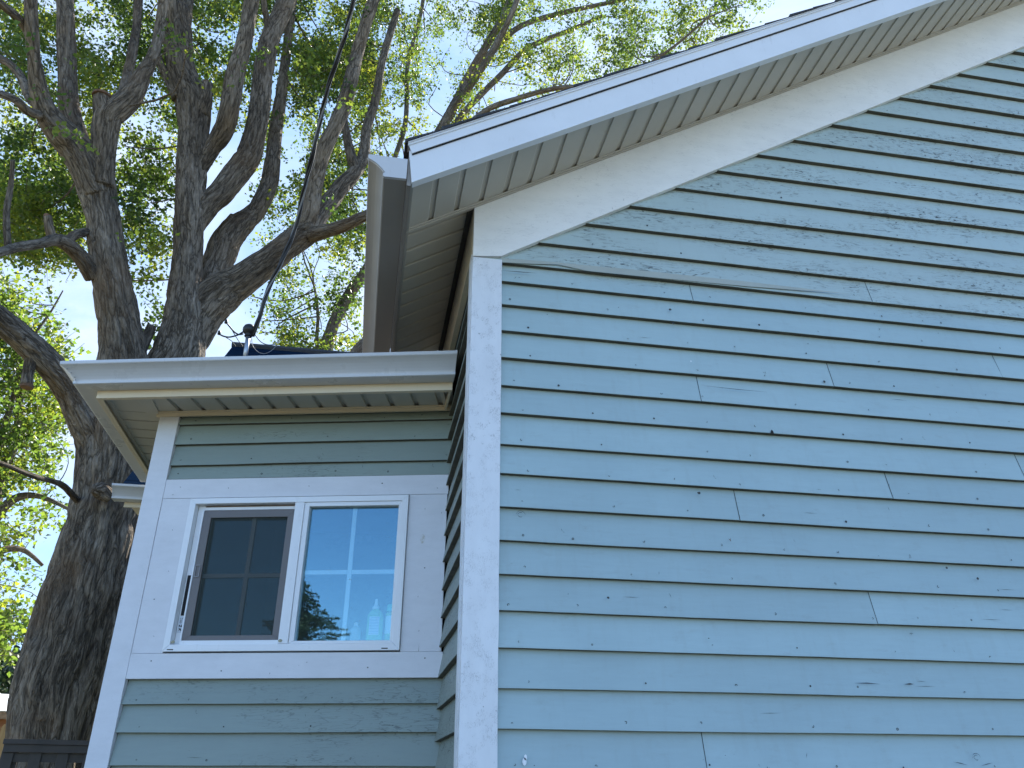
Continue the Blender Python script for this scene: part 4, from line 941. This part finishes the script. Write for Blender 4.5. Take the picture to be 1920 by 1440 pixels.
limb(acc, [(15, 462, 7, D-1.1), (12, 400, 6, D-1.1), (20, 350, 5, D-1.1), (24, 300, 4, D-1.2)], seed=36)
limb(acc, [(262, 658, 13, D+.05), (276, 632, 10, D+.1), (284, 612, 9, D+.1)], seed=37)
limb(acc, [(150, 945, 6, D-.1), (120, 912, 6, D-.6), (100, 903, 5, D-.9), (60, 892, 5, D-1.2), (0, 868, 4, D-1.5), (-60, 850, 3, D-1.8)], seed=38, nmin=8)
limb(acc, [(208, 935, 11, D-.5), (188, 920, 16, D-.52), (176, 918, 7, D-.6)], seed=39)
for (px, py, rp_, dd, h_) in ((192, 180, 17, D-.64, .05), (388, 157, 10, D+.2, .02), (89, 404, 6, D-.8, .02), (51, 722, 11, D-.6, .05)):
    c_ = at(px, py, dd); r_ = rp_*((c_-CAM)@CF)/FPX; mb = MB(); pr_ = [(r_*1.03, -.03), (r_*1.05, .0), (r_*.8, h_*.5), (r_*.4, h_*.4), (r_*.1, h_)]
    mb.lathe(tuple(c_), pr_, 14); rel(mb.build('cut_end', m_cut, big), big)
barkmesh(acc, 'trunk', m_bark, big)
big_limbs = acc['c']
rs = np.random.RandomState(11)
rows = ["5568777777766656", "6678888888877666",      # above the frame (-160, -80)
        "676778877787667","657776688676767",
        "5675642557775456","7662034566664055",
        "7853123455554300","6632023334333000"]
grid = [
 "444444444444433210", "556666666665554321",
 "566677777867766654", "656776688676767500",
 "566364356777645000", "776110246567450000",
 "865410246445200000", "751300023433100000"]
cs = clumps_from_grid([g_[:9] for g_ in grid], 0, -160, 80, 120, (D+.7, D+4.5), rs)
cs += clumps_from_grid([g_[:9] for g_ in grid], 0, -160, 80, 1.2, (D-1.8, D-.3), rs)
cs += clumps_from_grid(["5566666655"]*3, -40, -480, 100, 12, (D-2, D+2.5), rs)
for px, py, n, sx_, sy_ in ((272, 300, 26, 28, 30), (262, 370, 26, 26, 28), (240, 440, 16, 16, 22), (300, 335, 10, 18, 20), (290, 560, 12, 14, 50), (285, 500, 6, 14, 18), (60, 440, 28, 50, 36), (80, 480, 14, 40, 18), (135, 450, 10, 18, 24)):
    for _ in range(int(n*1.1)): cs.append(at(px+rs.normal()*sx_, py+rs.normal()*sy_, D+rs.uniform(.6, 2.2)))
Lc, st = spray(cs, rs, 30, .16)
leaves(Lc, 'crown', m_leaf, big, .060, rs=rs, ct=CT)
twigs(st[::2], big_limbs, 'twigs', m_barks, big, rs, .12, .004, 1.5)
print('big leaves', len(Lc), 'bark verts', len(acc['v']))
# ---- second tree, behind the roofs: its crown fills the sky over the gable
D2 = 13.0
b0 = at(590, 1300, D2)
t2 = empty('poplar_tree', (b0[0], b0[1], 0), 'slender tree behind the house whose leafy branches reach over the gable roof', 'tree')
acc = newacc()
limb(acc, [(560, 1400, 18, D2), (580, 1000, 17, D2), (600, 740, 15, D2), (614, 645, 12, D2), (634, 590, 11, D2), (660, 545, 10.5, D2), (688, 505, 10, D2), (735, 430, 9.5, D2), (780, 320, 9.5, D2), (818, 258, 9.5, D2), (848, 205, 9, D2), (875, 150, 8, D2), (912, 85, 7, D2), (945, 25, 6, D2), (975, -60, 5, D2)], seed=41, nmin=10)
limb(acc, [(596, 700, 4, D2), (594, 640, 3.5, D2), (596, 590, 3, D2), (590, 540, 2, D2)], seed=42, nmin=6)
limb(acc, [(845, 210, 7, D2), (890, 150, 6.5, D2-.4), (935, 75, 6, D2-.6), (962, 20, 5, D2-.9), (990, -60, 4, D2-1)], seed=43, nmin=8)
limb(acc, [(870, 155, 5.5, D2), (930, 90, 6, D2+.4), (975, 50, 5.5, D2+.6), (1040, 28, 5, D2+.9), (1100, 14, 4, D2+1), (1200, -8, 3.5, D2+1.2), (1300, -40, 3, D2+1.4)], seed=44, nmin=8)
limb(acc, [(770, 350, 7, D2), (832, 260, 6.5, D2+.3), (880, 200, 6, D2+.6), (940, 140, 5.5, D2+.9), (990, 90, 5, D2+1.2), (1060, 60, 4, D2+1.5), (1130, 30, 3.5, D2+1.8)], seed=45, nmin=8)
limb(acc, [(820, 300, 7, D2-.3), (900, 215, 5.5, D2-.5), (970, 185, 5, D2-.7), (1040, 166, 4.5, D2-.9), (1110, 160, 4, D2-1), (1180, 140, 3, D2-1.1), (1260, 90, 2.5, D2-1.2), (1330, 30, 2, D2-1.3)], seed=46, nmin=8)
limb(acc, [(700, 480, 5, D2), (730, 330, 5, D2+.3), (760, 230, 4.5, D2+.6), (765, 120, 4, D2+.6), (790, 20, 3.5, D2+.6), (800, -60, 3, D2+.6)], seed=47, nmin=8)
limb(acc, [(650, 700, 14, D2-2.0), (672, 662, 15, D2-2.0), (700, 630, 13, D2-2.0), (740, 590, 10, D2-2)], seed=48, nmin=10)
barkmesh(acc, 'trunk', m_barks, t2)
rs = np.random.RandomState(12)
cs = clumps_from_grid([g_[9:] for g_ in ("666666666555544320", "666666666666554431", "000000000678757642", "000000000776566540", "000000000655453100", "000000000545100000", "000000000331000000")], 720, -160, 80, 88, (D2-.8, D2+3.0), rs)
cs += clumps_from_grid(["355", "265", "464", "577", "477", "366", "255"], 500, 200, 65, 42, (D2-1, D2+2), rs)
cs += clumps_from_grid(["144", "288", "398", "388", "366", "233"], 480, 470, 40, 24, (D2-1, D2+1.5), rs)
for px, py, n, sx_, sy_ in ((1150, 70, 18, 50, 25), (1230, 60, 14, 40, 30), (1320, 25, 16, 40, 22), (1150, 130, 16, 50, 18), (1040, 110, 10, 40, 20), (1250, 95, 6, 40, 14)):
    for _ in range(int(n*1.8)): cs.append(at(px+rs.normal()*sx_, py+rs.normal()*sy_, D2+rs.uniform(-1, 1)))
Lc, st = spray(cs, rs, 30, .17)
leaves(Lc, 'crown', m_leaf, t2, .060, rs=rs, ct=CT)
twigs(st[::2], acc['c'], 'twigs', m_barks, t2, rs, .15, .004, 1.6)
print('t2 leaves', len(Lc))
# ---- background tree, far left, bright
D3 = 17.0
b0 = at(-60, 1400, D3)
t3 = empty('box_elder_tree', (b0[0], b0[1], 0), 'bright yellow-green leafy tree in sun at the far left behind the big trunk', 'tree')
acc = newacc()
limb(acc, [(-70, 1480, 26, D3), (-60, 1200, 24, D3), (-30, 1000, 20, D3), (0, 900, 12, D3), (30, 820, 8, D3), (36, 760, 6, D3), (40, 700, 4, D3)], seed=51)
limb(acc, [(-45, 1100, 12, D3), (-10, 1040, 8, D3+.3), (40, 1030, 5, D3+.5), (80, 1060, 3, D3+.7)], seed=52, nmin=8)
limb(acc, [(-30, 1000, 12, D3), (20, 940, 8, D3-.3), (70, 930, 5, D3-.5), (130, 955, 3, D3-.5)], seed=53, nmin=8)
limb(acc, [(-20, 900, 8, D3), (20, 760, 5, D3-.3), (60, 640, 3.0, D3-.5), (95, 585, 2, D3-.5), (118, 545, 1.2, D3-.5)], seed=54, nmin=6)
barkmesh(acc, 'trunk', m_barks, t3)
rs = np.random.RandomState(13)
g3 = ["33200000", "55410000", "56530000", "66530000", "75420000", "88641000", "99972100", "99998200", "99999300", "99999310", "99998300", "89998310", "88887300", "77765200", "67754100", "88763000", "88773000", "77763000", "66653000", "66541000", "65410000", "55210000", "65000000", "88100000", "99200000", "96000000", "85000000"]
cs = clumps_from_grid(["9"*3+g_[:5] for g_ in g3[3:]], -120, 520, 30, 6.5, (D3-1.5, D3+2.2), rs)
Lc, st = spray(cs, rs, 30, .24)
leaves(Lc, 'crown', m_leaf2, t3, .088, rs=rs, ct=CT)
twigs(st, acc['c'], 'twigs', m_barks, t3, rs, .12, .005, 1.2)
print('t3 leaves', len(Lc))
# ---- dark distant bushy trees by the horizon
rs = np.random.RandomState(14)
for k, (px, top_, d, wd) in enumerate(((70, 1175, 30, 3.2), (10, 1215, 34, 3.6))):
    b = at(px, 1420, d); z1 = at(px, top_, d)[2]; b[2] = 0
    t = empty('distant_tree', tuple(b), ['dark rounded tree showing just left of the big trunk above the metal roof', 'dark low tree at the far left edge over the metal roof'][k], 'tree', 'dark trees along the horizon')
    acc = newacc(); limb3(acc, [b, b+np.array([.1, 0, z1*.3]), b+np.array([0, .1, z1*.7])], [.25, .2, .08], 8, seed=60+k); barkmesh(acc, 'trunk', m_barks, t)
    n = 9000; th = rs.uniform(0, 6.28, n); ph = np.arccos(rs.uniform(-1, 1, n)); r = rs.uniform(.55, 1, n)**.5
    P = np.stack([np.cos(th)*np.sin(ph), np.sin(th)*np.sin(ph), np.cos(ph)], 1)*r[:, None]
    lump = np.array([1+.35*noise.noise((float(a)*2.3+k, float(b_)*2.3, float(c_)*2.3)) for a, b_, c_ in P]); P *= lump[:, None]
    P = b+P*np.array([wd, wd, z1*.48])+np.array([0, 0, z1*.5]); leaves(P, 'crown', m_bush, t, .20, rs=rs)
# ---- conifer standing behind the photographer, mirrored in the right pane
cpos = np.array([-16.2, -24.6, 0]); HT = 8.9
t = empty('conifer_tree', tuple(cpos), 'tall dark conifer mirrored in the right window pane', 'tree')
acc = newacc(); limb3(acc, [cpos, cpos+np.array([.05, 0, HT*.5]), cpos+np.array([0, 0, HT])], [.22, .14, .02], 8, seed=71); barkmesh(acc, 'trunk', m_barks, t)
C_ = []; stm = []
rs = np.random.RandomState(15)
for k in range(260):
    f_ = rs.rand()**.8; z = HT*(.06+.93*f_); ln = (1-f_)**.8*5.2*rs.uniform(.65, 1.15)+.15; a = rs.rand()*6.283
    dr = np.array([math.cos(a), math.sin(a), rs.uniform(-.05, .35)]); base_ = cpos+np.array([0, 0, z]); n = int(ln*60)+8; tt_ = rs.uniform(.05, 1, n)
    C_.append(base_+dr*(tt_*ln)[:, None]+rs.normal(size=(n, 3))*.07*(1.2-tt_)[:, None]+np.array([0, 0, -.16])*(tt_**2*ln)[:, None]); stm.append((base_, base_+dr*ln*.5, base_+dr*ln))
leaves(np.concatenate(C_), 'crown', m_needle, t, .13, rs=rs, aspect=.3)
# ================================================================== fences and shed at the lower left
m_fence = plain('brown_black_fence', (.075, .06, .05), .6, var=.15, sc_=9)
Df = 7.6
pL = at(12, 1391, Df); pR = at(165, 1397, Df); zt = (pL[2]+pR[2])/2; dv = (pR-pL); dv[2] = 0; dv /= np.linalg.norm(dv); nv = np.array([-dv[1], dv[0], 0])
fe = empty('dark_fence', (pL[0], pL[1], 0), 'dark brown board fence with flat cap rail in front of the big trunk', 'fence')
def FB_(s_, o, z): p = pL+dv*s_-nv*o; return (p[0], p[1], z)
mb = MB(FB_); mb.box(-.02, 3.2, -.05, .05, zt-.01, zt+.025); mb.box(-.01, 3.2, .0, .035, zt-.065, zt-.0105); rel(mb.build('cap_rail', m_fence, fe, bevel=.002), fe)
mb = MB(FB_); mb.box(.0, 3.2, -.03, -.005, zt-.13, zt-.066); rel(mb.build('rail', m_fence, fe), fe)
mb = MB(FB_); mb.box(0, 3.2, -.03, -.005, .25, .36); rel(mb.build('rail', m_fence, fe), fe)
for k in range(17):
    mb = MB(FB_); s_ = -.01+.185*k; mb.box(s_, s_+.078, -.004, .014, .06, zt-.066); rel(mb.build('picket', m_fence, fe, bevel=.002), fe)
mb = MB(FB_); mb.box(-.012, .10, -.10, -.031, 0, zt-.012); rel(mb.build('post', m_fence, fe), fe)
q = NM('cedar'); vo = q.tc.outputs['Object']
m_cedar = q.fin(q.ramp(q.noise(q.map((6, 6, .6)), 5, 8, .7), [(.3, (.30, .17, .06)), (.7, (.50, .32, .13))]), .7)
Dw = 11.0; a = at(-75, 1350, Dw); b = at(21, 1356, Dw); zt = (a[2]+b[2])/2-.02; dv = b-a; dv[2] = 0; LN = np.linalg.norm(dv); dv /= LN; nv = np.array([-dv[1], dv[0], 0])
fw = empty('cedar_fence', (a[0], a[1], 0), 'honey coloured cedar picket fence at the bottom left corner', 'fence')
def FW_(s_, o, z): p = a+dv*s_-nv*o; return (p[0], p[1], z)
k = 0; s_ = 0
while s_ < LN-.01:
    mb = MB(FW_); w_ = .092; zz_ = zt+random.uniform(-.008, .008)
    mb.prism([(s_, .05), (s_+w_, .05), (s_+w_, zz_-.03), (s_+w_-.02, zz_), (s_+.02, zz_), (s_, zz_-.03)], 0, .016); rel(mb.build('picket', m_cedar, fw), fw); s_ += .100
mb = MB(FW_); mb.box(0, LN, -.045, -.001, zt-.32, zt-.23); rel(mb.build('rail', m_cedar, fw), fw)
mb = MB(FW_); mb.box(0, LN, -.045, -.001, .4, .49); rel(mb.build('rail', m_cedar, fw), fw)
# shed
Ds = 19.0; a = at(-130, 1332, Ds); b = at(60, 1331, Ds); zt = (a[2]+b[2])/2; ztop = at(0, 1301, Ds+1.6)[2]; dv = b-a; dv[2] = 0; LN = np.linalg.norm(dv); dv /= LN; nv = np.array([-dv[1], dv[0], 0])
sh = empty('garden_shed', (a[0], a[1], 0), 'orange-brown shed with a white metal roof at the lower left behind the cedar fence', 'shed')
def SH(s_, o, z): p = a+dv*s_-nv*o; return (p[0], p[1], z)
mb = MB(SH); mb.box(.1, LN-.1, -3.0, -.15, 0, zt-.02); rel(mb.build('wall', plain('orange_board_wall', (.26, .10, .035), .8, var=.2), sh), sh)
mb = MB(SH); mb.box(0, LN, -.03, .0, zt-.14, zt-.001); rel(mb.build('fascia', plain('shed_fascia', (.30, .20, .13), .8, var=.25, sc_=14), sh), sh)
mb = MB(SH)
n = int(LN/.23)
for k in range(n+1):
    s0 = k*LN/(n+1); s1 = (k+1)*LN/(n+1)
    for p_, q_ in (((s0, .0), (s0+.02, .018)), ((s0+.02, .018), (s0+.04, 0)), ((s0+.04, 0), (s1, 0))):
        mb.poly([(p_[0], .05, zt+p_[1]), (q_[0], .05, zt+q_[1]), (q_[0], -1.6, ztop+q_[1]), (p_[0], -1.6, ztop+p_[1])]); mb.poly([(p_[0], -3.2, zt+p_[1]), (q_[0], -3.2, zt+q_[1]), (q_[0], -1.6, ztop+q_[1]), (p_[0], -1.6, ztop+p_[1])])
mb.prism([(0.1, zt-.02), (LN-.1, zt-.02), (LN-.1, zt-.001), (.1, zt-.001)], -3, 0); rel(mb.build('roof', plain('white_metal_roof', (.80, .80, .80), .4), sh), sh)
